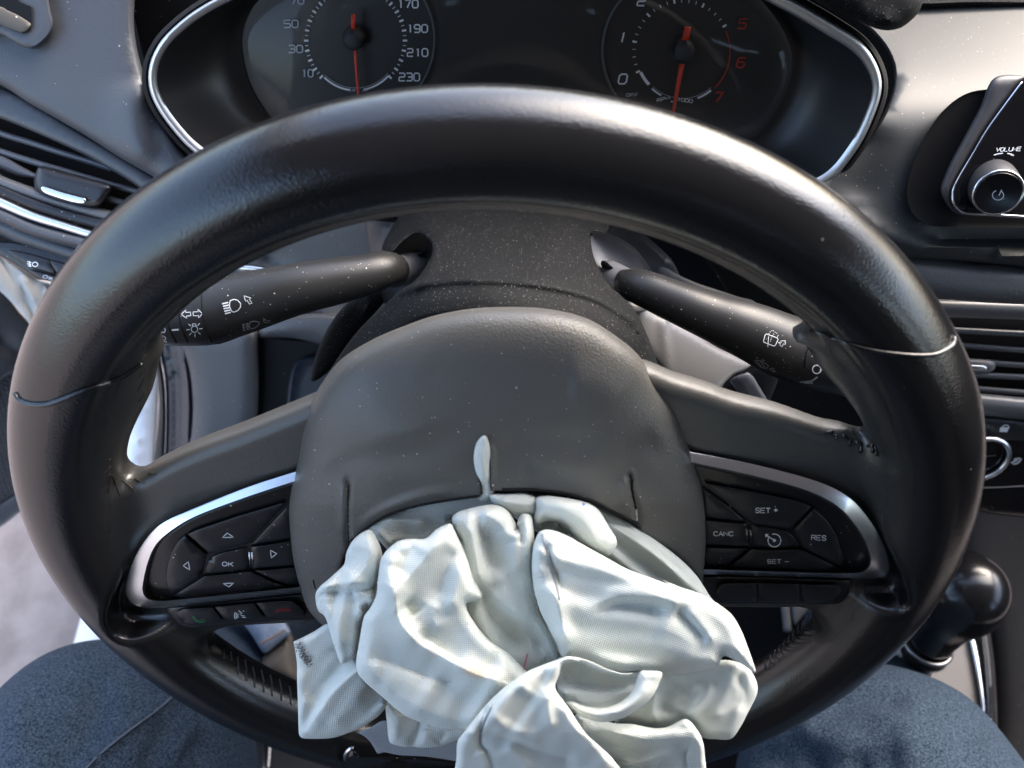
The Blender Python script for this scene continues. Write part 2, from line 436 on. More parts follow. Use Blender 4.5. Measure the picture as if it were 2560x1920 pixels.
def ribbons(lines, w, target=None, pl=None, lift=.0002, step=6):
    """flat printed lines (px polylines) laid on a surface"""
    V, F = [], []; k = 0
    for ln in lines:
        ww = w
        if isinstance(ln, dict): ww = ln['w']; ln = ln['p']
        L_ = [np.array(ln[0], float)]
        for a, b in zip(ln[:-1], ln[1:]):
            a, b = np.array(a, float), np.array(b, float); n = max(1, int(np.linalg.norm(b-a)/step))
            for i in range(1, n+1): L_.append(a+(b-a)*i/n)
        C = np.array(L_); closed = np.linalg.norm(C[0]-C[-1]) < .01
        T = np.gradient(C, axis=0)
        if closed: t = C[1]-C[-2]; T[0] = t; T[-1] = t
        T /= np.linalg.norm(T, axis=1)[:,None]+1e-9; nn = np.stack([-T[:,1], T[:,0]], 1)
        A, B = C+nn*ww/2, C-nn*ww/2
        Q = np.vstack([A, B])
        P = hit(Q, target, pl, lift) if target is not None else onplane(Q, pl, np.full(len(Q), lift))
        n = len(C); V.append(P)
        F += [(k+i, k+i+1, k+n+i+1, k+n+i) for i in range(n-1)]; k += 2*n
    return np.vstack(V), F
def circle(c, r, n=28, a0=0, a1=360, ry=None):
    ry = ry or r
    return [(c[0]+r*math.cos(math.radians(a0+(a1-a0)*i/n)), c[1]-ry*math.sin(math.radians(a0+(a1-a0)*i/n))) for i in range(n+1)]
# simple stroke letters in a 1 x 1 box (x right, y up)
GL = {'0':[[(0,.2),(0,.8),(.2,1),(.8,1),(1,.8),(1,.2),(.8,0),(.2,0),(0,.2)]], '1':[[(.35,.85),(.6,1),(.6,0)]],
 '2':[[(0,1),(.85,1),(1,.85),(1,.6),(.85,.5),(.15,.5),(0,.4),(0,0),(1,0)]], '3':[[(0,1),(.85,1),(1,.85),(1,.6),(.85,.5),(.3,.5)],[(.85,.5),(1,.4),(1,.15),(.85,0),(0,0)]],
 '4':[[(.75,0),(.75,1),(0,.3),(1,.3)]], '5':[[(1,1),(0,1),(0,.55),(.85,.55),(1,.42),(1,.15),(.85,0),(0,0)]],
 '6':[[(1,1),(.2,1),(0,.8),(0,.2),(.2,0),(.8,0),(1,.15),(1,.4),(.85,.55),(0,.55)]], '7':[[(0,1),(1,1),(.4,0)]],
 '8':[[(0,.55),(.0,.9),(.15,1),(.85,1),(1,.9),(1,.55),(0,.55),(0,.1),(.15,0),(.85,0),(1,.1),(1,.55)]],
 '9':[[(1,.45),(.15,.45),(0,.6),(0,.85),(.15,1),(.8,1),(1,.8),(1,.2),(.8,0),(0,0)]],
 'O':[[(.5,0),(.2,.08),(.03,.3),(.03,.7),(.2,.92),(.5,1),(.8,.92),(.97,.7),(.97,.3),(.8,.08),(.5,0)]], 'K':[[(0,0),(0,1)],[(.95,1),(0,.4)],[(.35,.62),(1,0)]],
 'S':[[(.95,.82),(.75,1),(.25,1),(.05,.82),(.05,.65),(.25,.53),(.75,.47),(.95,.33),(.95,.17),(.75,0),(.25,0),(.03,.18)]],
 'E':[[(.95,1),(0,1),(0,0),(.95,0)],[(0,.52),(.85,.52)]], 'T':[[(0,1),(1,1)],[(.5,1),(.5,0)]], '+':[[(.5,.1),(.5,.9)],[(.05,.5),(.95,.5)]], '-':[[(.0,.45),(1,.45)]],
 'C':[[(.95,.78),(.75,.97),(.4,1),(.1,.8),(.03,.5),(.1,.2),(.4,0),(.75,.03),(.95,.25)]], 'A':[[(0,0),(.5,1),(1,0)],[(.2,.35),(.8,.35)]], 'N':[[(0,0),(0,1),(1,0),(1,1)]],
 'R':[[(0,0),(0,1),(.75,1),(.95,.85),(.95,.65),(.75,.5),(0,.5)],[(.6,.5),(1,0)]], 'V':[[(0,1),(.5,0),(1,1)]], 'L':[[(0,1),(0,0),(.9,0)]],
 'U':[[(0,1),(0,.25),(.25,0),(.75,0),(1,.25),(1,1)]], 'M':[[(0,0),(0,1),(.5,.3),(1,1),(1,0)]], 'P':[[(0,0),(0,1),(.8,1),(1,.85),(1,.6),(.8,.45),(0,.45)]],
 'F':[[(.95,1),(0,1),(0,0)],[(0,.5),(.8,.5)]], 'k':[[(0,0),(0,1)],[(.8,.7),(0,.3),(.9,0)]], 'h':[[(0,0),(0,1)],[(0,.5),(.5,.65),(.9,.5),(.9,0)]], 'x':[[(0,.1),(.9,.8)],[(0,.8),(.9,.1)]], ' ':[], '.':[[(.4,0),(.6,0)]], 'm':[[(0,0),(0,.6),(.5,.6),(.5,0)],[(.5,.6),(1,.6),(1,0)]], '/':[[(0,-.1),(1,1)]]}
def text(s, c, h, wch, gap, ang=0, slant=0, skew=0):
    """centre c px, letter height h, letter width wch; returns px polylines"""
    tot = len(s)*wch+(len(s)-1)*gap; x = -tot/2; out = []; ca, sa = math.cos(math.radians(ang)), math.sin(math.radians(ang))
    for ch in s:
        for ln in GL[ch]:
            q = []
            for (a, b) in ln:
                X = x+a*wch+slant*(b-.5)*h; Y = (b-.5)*h
                q.append((c[0]+X*ca+Y*sa*1.0, c[1]-(Y*ca)+X*sa if False else c[1]-Y*ca+X*sa))
            out.append(q)
        x += wch+gap
    return out

# ---------------------------------------------------------------- surface nets
def surface_nets(Fv, org, h):
    nx, ny, nz = Fv.shape; s = Fv < 0
    c = [s[i:nx-1+i, j:ny-1+j, k:nz-1+k] for i in (0,1) for j in (0,1) for k in (0,1)]
    tot = sum(x.astype(np.int8) for x in c); act = (tot > 0) & (tot < 8)
    idx = -np.ones(act.shape, int); n = act.sum(); idx[act] = np.arange(n); I, J, K = np.nonzero(act)
    acc = np.zeros((n, 3)); cnt = np.zeros(n)
    for ax in range(3):
        for a in (0, 1):
            for b in (0, 1):
                o0 = [0,0,0]; o1 = [0,0,0]; oth = [x for x in range(3) if x != ax]
                o0[oth[0]] = a; o0[oth[1]] = b; o1[:] = o0; o1[ax] = 1
                v0 = Fv[I+o0[0], J+o0[1], K+o0[2]]; v1 = Fv[I+o1[0], J+o1[1], K+o1[2]]
                m = (v0 < 0) != (v1 < 0); t = v0[m]/(v0[m]-v1[m]); p = np.tile(np.array(o0, float), (m.sum(), 1)); p[:, ax] = t
                acc[m] += p; cnt[m] += 1
    V = np.stack([I, J, K], 1)+acc/cnt[:, None]; V = V*h+org; F = []
    for ax in range(3):
        o = [x for x in range(3) if x != ax]
        sl0 = [slice(None)]*3; sl1 = [slice(None)]*3; sl0[ax] = slice(0, -1); sl1[ax] = slice(1, None)
        m = s[tuple(sl0)] != s[tuple(sl1)]; P = np.stack(np.nonzero(m), 1)
        P = P[(P[:, o[0]] > 0) & (P[:, o[1]] > 0) & (P[:, o[0]] < Fv.shape[o[0]]-1) & (P[:, o[1]] < Fv.shape[o[1]]-1)]
        def g(da, db):
            Q = P.copy(); Q[:, o[0]] -= da; Q[:, o[1]] -= db; return idx[Q[:,0], Q[:,1], Q[:,2]]
        q = np.stack([g(1,1), g(0,1), g(0,0), g(1,0)], 1); neg = s[P[:,0], P[:,1], P[:,2]]
        if ax == 1: neg = ~neg
        q[~neg] = q[~neg][:, ::-1]; F.append(q)
    return V, np.vstack(F)
def smin(a, b, k):
    h = np.clip(.5+.5*(b-a)/k, 0, 1); return b*(1-h)+a*h-k*h*(1-h)
def field_mesh(f, lo, hi, h, newton=2):
    xs = [np.arange(lo[i], hi[i], h) for i in range(3)]
    X, Y, Z = np.meshgrid(*xs, indexing='ij'); Fv = f(X, Y, Z, xs)
    V, F = surface_nets(Fv, np.array(lo, float), h)
    e = h*.3
    for _ in range(newton):
        a = f(V[:,0], V[:,1], V[:,2], None)
        g = np.stack([f(V[:,0]+(e if i == 0 else 0), V[:,1]+(e if i == 1 else 0), V[:,2]+(e if i == 2 else 0), None)-a for i in range(3)], 1)/e
        st = a/np.maximum((g*g).sum(1), .2); V = V-np.clip(st, -h, h)[:,None]*g
    return V, F
# ================================================================ steering wheel
sw = thing('steering_wheel', (0, 0, -.03), 'black leather three-spoke steering wheel with torn airbag cover and silver button trims', 'steering wheel')
RR, RT, RB = .1678, .0172, .0160
ZS = -.004
def p2(px, Z=ZS): return onplane(cr(px, 14, True), float(Z))[:, :2]
spL = p2([(372,872),(372,930),(364,987),(338,1035),(318,1068),(296,1110),(284,1155),(290,1182),(312,1199),(342,1197),(386,1170),(480,1125),(600,1080),(777,1008),(900,958),(950,1100),(900,1500),(790,1550),(711,1556),(600,1562),(545,1568),(470,1575),(380,1570),(280,1540),(140,1300),(120,1100),(150,950),(250,880)])
spR = p2([(1990,850),(2021,850),(2052,907),(2106,961),(2164,1015),(2198,1060),(2208,1098),(2196,1116),(2160,1108),(2113,1083),(2063,1073),(1951,1034),(1836,1004),(1778,982),(1690,955),(1600,925),(1520,960),(1500,1050),(1550,1450),(1700,1512),(1813,1515),(1940,1516),(2010,1516),(2080,1530),(2180,1520),(2300,1420),(2390,1200),(2390,1000),(2300,860),(2150,830)])
fiL = p2([(300,1510),(365,1530),(430,1580),(520,1600),(450,1650),(330,1620)])
fiR = p2([(2240,1450),(2150,1480),(2105,1512),(2040,1535),(2110,1580),(2230,1530)])
PL_OUT = zI([(1720,232),(1620,262),(1200,400),(700,600),(480,720),(330,900),(240,1100),(210,1230),(240,1330),(330,1385),(600,1385),(1690,1265),(1800,1250)])
PL_IN = zI([(1680,335),(1595,360),(1200,490),(800,640),(600,760),(480,870),(420,1000),(385,1150),(375,1250),(410,1310),(500,1330),(620,1322),(1660,1213),(1760,1205)])
PR_OUT = zN([(40,222),(135,240),(600,330),(1100,465),(1340,590),(1500,770),(1600,950),(1640,1100),(1620,1170),(1500,1195),(240,1165),(100,1160)])
PR_IN = zN([(60,315),(190,340),(600,430),(1000,540),(1250,670),(1400,850),(1470,1010),(1475,1090),(1420,1140),(1200,1150),(240,1120),(100,1115)])
STL = zI([(560,1394),(620,1390),(900,1358),(1690,1280),(1790,1272),(1850,1470),(1500,1500),(730,1565),(660,1552),(600,1500),(560,1440)])
STR = zN([(150,1192),(1280,1208),(1340,1212),(1350,1250),(1320,1330),(1250,1388),(300,1388),(150,1388)])
cvL = p2(PL_OUT, -.002); cvR = p2(PR_OUT, -.002); csL = p2(STL, -.002); csR = p2(STR, -.002)
def box2(d2, z, zc, hz, r):
    dx = -d2+r; dz = np.abs(z-zc)-hz+r
    return np.minimum(np.maximum(dx, dz), 0)+np.sqrt(np.maximum(dx, 0)**2+np.maximum(dz, 0)**2)-r
tiltX = lambda x: .0075*np.clip((np.abs(x)-.065)/.07, 0, 1)
def ZP(z0): return lambda px: z0+tiltX(onplane(px, 0.0)[:, 0])
G2 = {}
gax = np.arange(-.197, .1975, .0012)
def g2(poly):
    if id(poly) not in G2:
        gx, gy = np.meshgrid(gax, gax, indexing='ij'); G2[id(poly)] = sdpoly(np.stack([gx.ravel(), gy.ravel()], 1)*1000, poly*1000).reshape(gx.shape)/1000
    return G2[id(poly)]
def wheel_f(X, Y, Z, grid):
    def s2(poly):
        g = g2(poly); x, y = (X, Y) if grid is None else (X[:, :, 0], Y[:, :, 0])
        u = (x-gax[0])/.0012; v = (y-gax[0])/.0012; i = np.clip(u.astype(int), 0, len(gax)-2); j = np.clip(v.astype(int), 0, len(gax)-2); u = u-i; v = v-j
        d = g[i,j]*(1-u)*(1-v)+g[i+1,j]*u*(1-v)+g[i,j+1]*(1-u)*v+g[i+1,j+1]*u*v
        return d if grid is None else d[:, :, None]
    rho = np.sqrt(X*X+Y*Y); th = np.arctan2(Y, X)
    q1, q2 = (rho-RR)/RT, Z/RB; k = np.sqrt(q1*q1+q2*q2)+1e-9
    torus = (k-1)*RT*np.clip(k/np.sqrt((q1/RT)**2+(q2/RB)**2)/RT, .6, 1.4)
    ph = np.arctan2(q2, -q1)                        # 0 = inwards, 90 = towards the driver
    up_ = np.clip((Y-.02)/.06, 0, 1); torus = torus+up_*(.0011*np.exp(-((ph-.66)/.16)**2)-.0003*np.exp(-((ph-1.0)/.2)**2))   # crease on the inner side
    sp = np.minimum(box2(s2(spL), Z, -.0075, .0065, .0050), box2(s2(spR), Z, -.0075, .0065, .0050))
    for cv in (csL, csR): sp = -smin(-sp, box2(s2(cv)+.0002, Z-tiltX(X), .018, .0235, .002), .004)
    f = smin(torus, sp, .015)
    for cv in (cvL, cvR): f = -smin(-f, box2(s2(cv)+.0012, Z-tiltX(X), .018, .0230, .003), .0035)
    return f
V, F = field_mesh(wheel_f, (-.1925, -.1925, -.030), (.1925, .1925, .024), .0017)
rim_o = mk('rim', V, F, 'leather', sw, keep='rim', label='black leather rim with moulded spokes')
rho_ = np.sqrt(V[:,0]**2+V[:,1]**2); at_ = rim_o.data.attributes.new('face', 'FLOAT', 'POINT')
at_.data.foreach_set('value', (np.clip((.160-rho_)/.026, 0, 1)*np.clip((V[:,2]+.020)/.008, 0, 1)*(.25+.75*np.clip((V[:,1]+.075)/.03, 0, 1))).astype(np.float32))
# seams where the leather covers meet: rings round the tube
def seam(px_in, px_out, lead):
    a = onplane([px_in], 0.0)[0]; b = onplane([px_out], 0.0)[0]
    return a, b
def ring_seam(ang0, dang, name='seam'):
    pts = []
    for i in range(61):
        t = 2*math.pi*i/60; a = math.radians(ang0)+math.radians(dang)*math.cos(t)
        k = 1.0; r = RR+(RT+.0004)*math.cos(t)*(1.0); z = (RB+.0004)*math.sin(t)
        pts.append((r*math.cos(a), r*math.sin(a), z))
    return pts
def surf_seam(px, name='seam', r=.0011, m='leather', lift=.00045):
    C = cr(px, 8); P = hit(C, 'rim', 0.0, lift); V, F = tube3(P, [r]*len(P), 8, step=.003); return mk(name, V, F, m, sw)
surf_seam(z7([(125,440),(150,490),(200,520),(260,535),(380,535),(480,505),(620,450),(760,400),(900,355),(1010,310),(1120,235),(1180,195)]), r=.0009)
surf_seam(zH([(845,728),(835,780),(790,815),(720,845),(620,852),(500,845),(350,825),(220,795),(100,755),(0,715),(-80,690)]), r=.0008)
# lacing stitches on the inner side
def stitches(lines, name, m, r=.0005, target='rim'):
    parts = []
    for ln in lines:
        P = hit(cr(ln, 6), target, 0.0, .0003); parts.append(tube3(P, [r]*len(P), 6, step=.002))
    V, F, _ = join(parts); return mk(name, V, F, m, sw, kind='stuff')
st = []
for a, b in [((1165,110),(1195,55)),((1160,165),(1215,120)),((1150,215),(1200,170)),((1150,310),(1215,250)),((1145,425),(1200,310)),((1150,515),(1205,430)),
             ((860,1200),(905,1100)),((905,1275),(915,1120)),((995,1290),(930,1120)),((1110,1240),(1010,1160)),((1195,1190),(1120,1150)),((1300,1112),(1230,1105)),((880,1020),(915,985)),((860,1110),(915,1050))]:
    st.append(z7([a, ((a[0]+b[0])/2+4, (a[1]+b[1])/2), b]))
stitches(st, 'stitching', 'stitch', r=.00022)
st = []
for a, b in [((1590,1352),(1640,1345)),((1660,1400),(1655,1365)),((1745,1440),(1745,1400)),((1812,1480),(1820,1435)),((1895,1480),(1890,1440)),((1700,1365),(1735,1395)),((1785,1410),(1830,1430)),((1860,1440),(1900,1432)),((1925,1500),(1910,1440))]:
    st.append(zG([a, ((a[0]+b[0])/2+6, (a[1]+b[1])/2), b]))
stitches(st, 'stitching', 'leather', r=.0006)
st = []
for x0, y0, x1, y1 in [(235,490,232,585),(305,510,312,600),(370,560,382,680),(372,650,380,745),(445,590,462,700),(452,700,462,805),(520,660,545,770),(535,770,545,865),(605,690,632,810),(622,810,632,912),(695,740,715,860),(705,860,717,952),(785,780,808,900),(800,900,808,995),(880,850,902,960),(890,950,902,1035)]:
    st.append(z6([(x0,y0),(x1,y1)]))
stitches(st, 'stitching', 'stitchg', r=.00035)
st = []
for i in range(11):
    x, y = 30+i*34, 905-i*37
    st += [zO([(x,y),(x+38,y+40)]), zO([(x+12,y-30),(x+4,y+36)])]
stitches(st, 'stitching', 'stitchg', r=.0003)
# piping strips on the back lip of the spokes
V, F = tube3(onplane(zE([(860,1545),(1000,1480),(1170,1385),(1400,1300),(1600,1225),(1720,1180)]), -.010), [.0010,.0022,.0025,.0025,.002,.001], 10); mk('spoke_lip', V, F, 'gloss', sw)
V, F = tube3(onplane(zG([(845,1085),(950,1110),(1100,1165),(1250,1225),(1400,1275),(1560,1325)]), -.010), [.001,.0018,.0020,.0020,.0018,.001], 10); mk('spoke_lip', V, F, 'gloss', sw)

# ---- button panels
def trim(OUT, IN, Z):
    O = cr(OUT, 8); I = cr(IN, 8); n = 160
    def rs(C):
        s = np.concatenate([[0], np.cumsum(np.linalg.norm(np.diff(C, axis=0), axis=1))]); t = np.linspace(0, s[-1], n)
        return np.stack([np.interp(t, s, C[:,0]), np.interp(t, s, C[:,1])], 1)
    O, I = rs(O), rs(I)
    K = 15; V = []
    for j in range(K):
        u = j/(K-1); V.append(onplane(O*(1-u)+I*u, Z, np.full(n, .0036*(min(u/.86, 1)**.9)*(1 if u < .86 else math.cos((u-.86)/.14*1.5)))))
    V.append(onplane(I, Z, np.full(n, -.004))); V.append(onplane(O, Z, np.full(n, -.004)))
    K2 = K+2; V = np.stack(V, 1).reshape(-1, 3); F = []
    for i in range(n-1):
        for j in range(K2):
            j2 = (j+1) % K2; F.append((i*K2+j, i*K2+j2, (i+1)*K2+j2, (i+1)*K2+j))
    f0 = F[3]; nrm = np.cross(V[f0[1]]-V[f0[0]], V[f0[2]]-V[f0[0]])
    if nrm @ (CAM-V[f0[0]]) < 0: F = [f[::-1] for f in F]
    return mk('trim_ring', V, F, 'chrome', sw, autos=60)
trim(PL_OUT, PL_IN, ZP(-.0020)); trim(PR_OUT, PR_IN, ZP(-.0020))
pbL = patch('button_panel', PL_IN, ZP(-.0040), 'panel', sw, bulge=.0006, edge=12, thick=.004, step=20, keep='pbL')
pbR = patch('button_panel', PR_IN, ZP(-.0040), 'panel', sw, bulge=.0006, edge=12, thick=.004, step=20, keep='pbR')
psL = patch('button_panel', STL, ZP(-.0035), 'button', sw, bulge=.0012, edge=10, thick=.006, step=20, keep='psL')
psR = patch('button_panel', STR, ZP(-.0035), 'button', sw, bulge=.0012, edge=10, thick=.006, step=20, keep='psR')
def corners(pts): 
    out = []
    for p in pts: out += [p, p]
    return out
def inset(P, d):
    P = np.array(P, float); c = P.mean(0); n = len(P); out = []
    ar = (P[:,0]*np.roll(P[:,1], -1)-np.roll(P[:,0], -1)*P[:,1]).sum(); sg = 1 if ar > 0 else -1
    for i in range(n):
        a, b, e = P[i-1], P[i], P[(i+1) % n]
        t1 = (b-a)/np.linalg.norm(b-a); t2 = (e-b)/np.linalg.norm(e-b)
        n1 = np.array([-t1[1], t1[0]])*sg; n2 = np.array([-t2[1], t2[0]])*sg; m = n1+n2; m /= max(m@m, .6)/2*1.0
        out.append(tuple(b+m*d*1.0))
    return out
bi = 0
def button(pts, par, Z=-.0028, d=1.1, bulge=.0009, edge=5, corner=True, nm='button'):
    global bi; bi += 1
    P = inset(pts, d); k = 'b%d' % bi
    return patch(nm, corners(P) if corner else P, ZP(Z), 'button', par, bulge=bulge, edge=edge, thick=.0025, step=18, keep=k), k
LB = {}
LB['up'] = button(zI([(720,780),(800,742),(1150,625),(1550,508),(1400,680),(1240,858),(1080,900),(912,950),(815,865)]), pbL)
button(zI([(1580,520),(1400,708),(1252,868),(1420,845),(1600,812)]), pbL)
LB['left'] = button(zI([(700,792),(640,840),(585,935),(548,1060),(540,1160),(560,1230),(592,1280),(725,1200),(852,1122),(862,1060),(882,990),(893,955)]), pbL)
LB['ok'] = button(zI([(908,975),(1000,935),(1232,880),(1242,1072),(1060,1100),(866,1116),(876,1050)]), pbL, Z=-.0035)
LB['right'] = button(zI([(1252,885),(1420,860),(1610,828),(1630,1038),(1440,1055),(1264,1070)]), pbL)
LB['down'] = button(zI([(605,1290),(740,1205),(868,1125),(1060,1108),(1248,1084),(1450,1180),(1560,1215),(1100,1272),(760,1308),(670,1310)]), pbL)
button(zI([(1270,1082),(1450,1068),(1640,1046),(1670,1196),(1575,1205),(1450,1168)]), pbL)
for k, c in (('up',(1060,795)),('down',(1066,1200)),('left',(722,1044)),('right',(1437,945))): pass
tri = {'up': [(1015,810),(1056,772),(1107,806),(1015,810)], 'down': [(1022,1190),(1108,1187),(1070,1218),(1022,1190)],
       'left': [(690,1044),(733,1010),(745,1078),(690,1044)], 'right': [(1414,915),(1466,943),(1421,978),(1414,915)]}
for k, ln in tri.items():
    V, F = ribbons([zI(ln)], 2.2, LB[k][1], .003); mk('arrow_mark', V, F, 'print', LB[k][0] if False else pbL, smooth=False)
V, F = ribbons(text('OK', zI([(1060,1030)])[0], 10, 12, 3.5, 3), 2.0, LB['ok'][1], .002); mk('lettering', V, F, 'print', pbL, smooth=False)
# clip marks between OK and right arrow
for a, b in (((1240,930),(1246,1030)),((1262,930),(1272,1030))):
    V, F = tube3(onplane(zI([a, b]), ZP(-.0024)), [.0004]*2, 6); mk('clip', V, F, 'chrome', pbL)
RBt = {}
RBt['set+'] = button(zN([(245,472),(600,532),(920,600),(990,622),(1055,652),(980,735),(905,812),(870,820),(720,795),(588,770),(410,620)]), pbR)
button(zN([(225,500),(400,630),(560,765),(420,752),(240,735)]), pbR)
RBt['canc'] = button(zN([(235,748),(400,765),(562,780),(568,850),(586,952),(410,948),(235,942)]), pbR)
RBt['mid'] = button(zN([(592,788),(740,808),(878,836),(930,890),(966,955),(780,962),(602,958),(590,870)]), pbR, Z=-.0035)
RBt['res'] = button(zN([(1072,665),(1180,765),(1250,880),(1300,1050),(1285,1085),(1262,1100),(1120,1032),(982,962),(955,895),(915,822),(990,745)]), pbR)
RBt['set-'] = button(zN([(598,972),(790,976),(975,972),(1120,1045),(1255,1112),(1200,1132),(1100,1138),(420,1108),(510,1040)]), pbR)
button(zN([(235,956),(410,962),(580,966),(500,1030),(402,1104),(235,1098)]), pbR)
def wr(s, c, h, w_, g, key, z=zN, lw=1.7, m='print', par=None, ang=0):
    V, F = ribbons(text(s, z([c])[0], h, w_, g, ang), lw, key, .003); mk('lettering', V, F, m, par, smooth=False)
wr('SET', (685,682), 11.5, 10.5, 2.6, RBt['set+'][1], par=pbR, ang=1); wr('+', (783,680), 10.5, 11.5, 0, RBt['set+'][1], par=pbR)
wr('CANC', (388,858), 11, 10.5, 2.4, RBt['canc'][1], par=pbR); wr('RES', (1107,888), 11.5, 10.5, 2.5, RBt['res'][1], par=pbR, ang=3)
wr('SET', (770,1067), 9.5, 9.8, 2.4, RBt['set-'][1], par=pbR, m='printdim'); wr('-', (865,1067), 9, 10, 0, RBt['set-'][1], par=pbR, m='printdim')
c = zN([(772,908)])[0]
ic = [circle(c, 16, 12, 200, 340), circle(c, 16, 10, 145, 190) if False else circle(c, 16, 6, 150, 195), circle(c, 16, 12, 20, 110), circle(c, 3, 8), circle(c, 1.5, 6),
      [(c[0]-22, c[1]-14), (c[0]-1, c[1]-1)], [(c[0]-21,c[1]-8),(c[0]-22,c[1]-15),(c[0]-15,c[1]-15)], circle(c, 16, 6, 345, 375)]
V, F = ribbons(ic, 2.6, RBt['mid'][1], .002); mk('cruise_mark', V, F, 'print', pbR, smooth=False)
for a, b in (((560,822),(568,925)),((590,830),(598,925))):
    V, F = tube3(onplane(zN([a, b]), ZP(-.0024)), [.0004]*2, 6); mk('clip', V, F, 'darkmetal', pbR)
b1, k1 = button(zI([(632,1425),(690,1398),(930,1384),(980,1440),(1030,1508),(880,1530),(740,1538),(670,1515),(635,1460)]), psL, Z=-.0010)
b2, k2 = button(zI([(945,1382),(1110,1366),(1275,1350),(1325,1412),(1375,1478),(1210,1494),(1042,1508),(990,1440)]), psL, Z=-.0010)
b3, k3 = button(zI([(1290,1350),(1450,1334),(1590,1328),(1660,1375),(1712,1450),(1690,1472),(1640,1476),(1385,1480),(1335,1410)]), psL, Z=-.0010)
V, F = ribbons([zI([(765,1465),(775,1462),(800,1495),(830,1502),(845,1490),(875,1502),(862,1512),(820,1512),(785,1495),(765,1465)])], 1.7, k1, .003); mk('phone_mark', V, F, 'printgreen', psL, smooth=False)
V, F = ribbons([zI([(1150,1415),(1178,1440),(1160,1445)]), zI([(1185,1418),(1195,1422)]), zI([(1170,1455),(1200,1460),(1178,1470),(1208,1472)]), circle(zI([(1165,1458)])[0], 7, 6, 140, 220), circle(zI([(1165,1458)])[0], 11, 6, 140, 220), circle(zI([(1165,1458)])[0], 15, 6, 145, 215)], 1.9, k2, .003); mk('voice_mark', V, F, 'print', psL, smooth=False)
V, F = ribbons([zI([(1455,1425),(1470,1408),(1510,1400),(1560,1402),(1582,1412),(1570,1420),(1530,1412),(1490,1415),(1480,1430),(1455,1425)])], 1.7, k3, .003); mk('phone_mark', V, F, 'printdred', psL, smooth=False)
button(zN([(365,1235),(420,1228),(632,1226),(640,1372),(400,1374),(340,1340),(330,1290)]), psR, Z=-.0010)
button(zN([(648,1226),(800,1230),(958,1234),(960,1374),(800,1376),(652,1372)]), psR, Z=-.0010)
button(zN([(972,1236),(1240,1240),(1282,1280),(1262,1320),(1200,1374),(975,1375)]), psR, Z=-.0010)

# ---- airbag cover: the horseshoe left after the lower half burst open
OUTC = zF([(560,880),(760,812),(1000,768),(1250,757),(1500,770),(1750,830),(1950,950),(2100,1080),(2250,1290)]) + \
  [(1693,1030),(1700,1060)] + zK([(1480,170),(1545,390),(1585,500),(1615,700),(1625,950),(1605,1250)])
LEFTC = zJ([(230,1680),(160,1450),(118,1250),(92,1000),(85,800),(110,620),(155,430),(180,280),(210,60)]) + zF([(-30,1330),(120,1120),(330,980)])
torn_r = zK([(1600,1290),(1560,1230),(1440,1110),(1300,1000),(1105,862)]) + zK([(1090,830),(900,735),(700,640),(480,582),(250,558),(10,558)])
slit = zJ([(1942,652),(1942,652),(1930,600),(1926,450),(1914,260),(1887,150),(1887,150),(1826,240),(1808,350),(1830,480),(1862,580),(1864,704),(1864,704)])
torn_l = zJ([(1550,745),(1250,800),(1000,880),(800,1000),(650,1130),(640,1150),(590,1260),(550,1390),(520,1560),(480,1780),(420,1900),(300,1800)])
cover_out = LEFTC + OUTC + torn_r + slit + torn_l
dome_out = zF([(560,880),(760,812),(1000,768),(1250,757),(1500,770),(1750,830),(1950,950),(2100,1080),(2250,1290)]) + [(1693,1030)] + zK([(1545,390),(1615,700),(1625,950),(1605,1250)]) + \
   [(1700,1700),(1500,1900),(1000,1900),(760,1700)] + LEFTC
ZC = lambda px: -.014+.014*np.clip((px[:,1]-760)/500, 0, 1)
cst = [ (zJ([(120,560),(420,420),(800,250),(1200,140),(1700,60)]), 0.00216, 30, 60), (zJ([(300,700),(700,330),(1200,290),(1800,90)]), -0.00270, 38, 38),
  (zJ([(640,560),(634,700),(632,900),(640,1130)]), -0.00216, 4, 9, 0), (zJ([(600,560),(595,800),(600,1050)]), 0.00162, 12, 12),
  (zJ([(700,620),(1200,500),(1800,420)]), 0.00135, 40, 30), (zJ([(1700,640),(1300,700),(900,860),(700,1020)]), 0.00162, 12, 12),
  (zK([(-60,100),(200,180),(520,190),(820,240)]), -0.00297, 45, 45), (zK([(60,200),(300,300),(600,330),(850,400)]), 0.00189, 30, 30), (zK([(150,380),(300,350)]), -0.00162, 28, 28),
  (zK([(1025,430),(1035,560),(1070,680),(1090,840)]), -0.00243, 9, 5, 0), (zK([(985,430),(990,560),(1020,700)]), 0.00176, 12, 10),
  (zK([(900,330),(1000,380),(1100,250),(1300,150)]), -0.00243, 30, 40), (zK([(500,-260),(760,-250),(980,-120)]), 0.00297, 60, 60),
  ([(1205,1075),(1206,1130),(1212,1200)], -.0010, 14, 3, 2), ([(1226,1090),(1232,1130),(1234,1210)], .0016, 4, 26, 2),
  ([(900,1080),(1000,1060),(1080,1090)], .0010, 40, 40), ([(860,960),(1000,900),(1100,930)], .0010, 60, 50) ]
cst = [(s[0], s[1]*(.55 if s[2] >= 26 else 1), *s[2:]) for s in cst]
cov = patch('airbag_cover', cover_out, ZC, 'cover', sw, bulge=.0018, edge=7, thick=.010, strokes=cst, step=8, dome=(dome_out, 330, .024), keep='cover', label='burst black airbag cover split down the middle')
V, F = ribbons([zI([(1768,1160),(1776,1200),(1787,1238)])], 3.2, 'cover', -.01); mk('crack', V, F, 'black', sw, smooth=False)
V, F = ribbons([zK([(1052,470),(1040,540),(1058,620),(1078,700)])], 3.0, 'cover', -.01); mk('crack', V, F, 'black', sw, smooth=False)
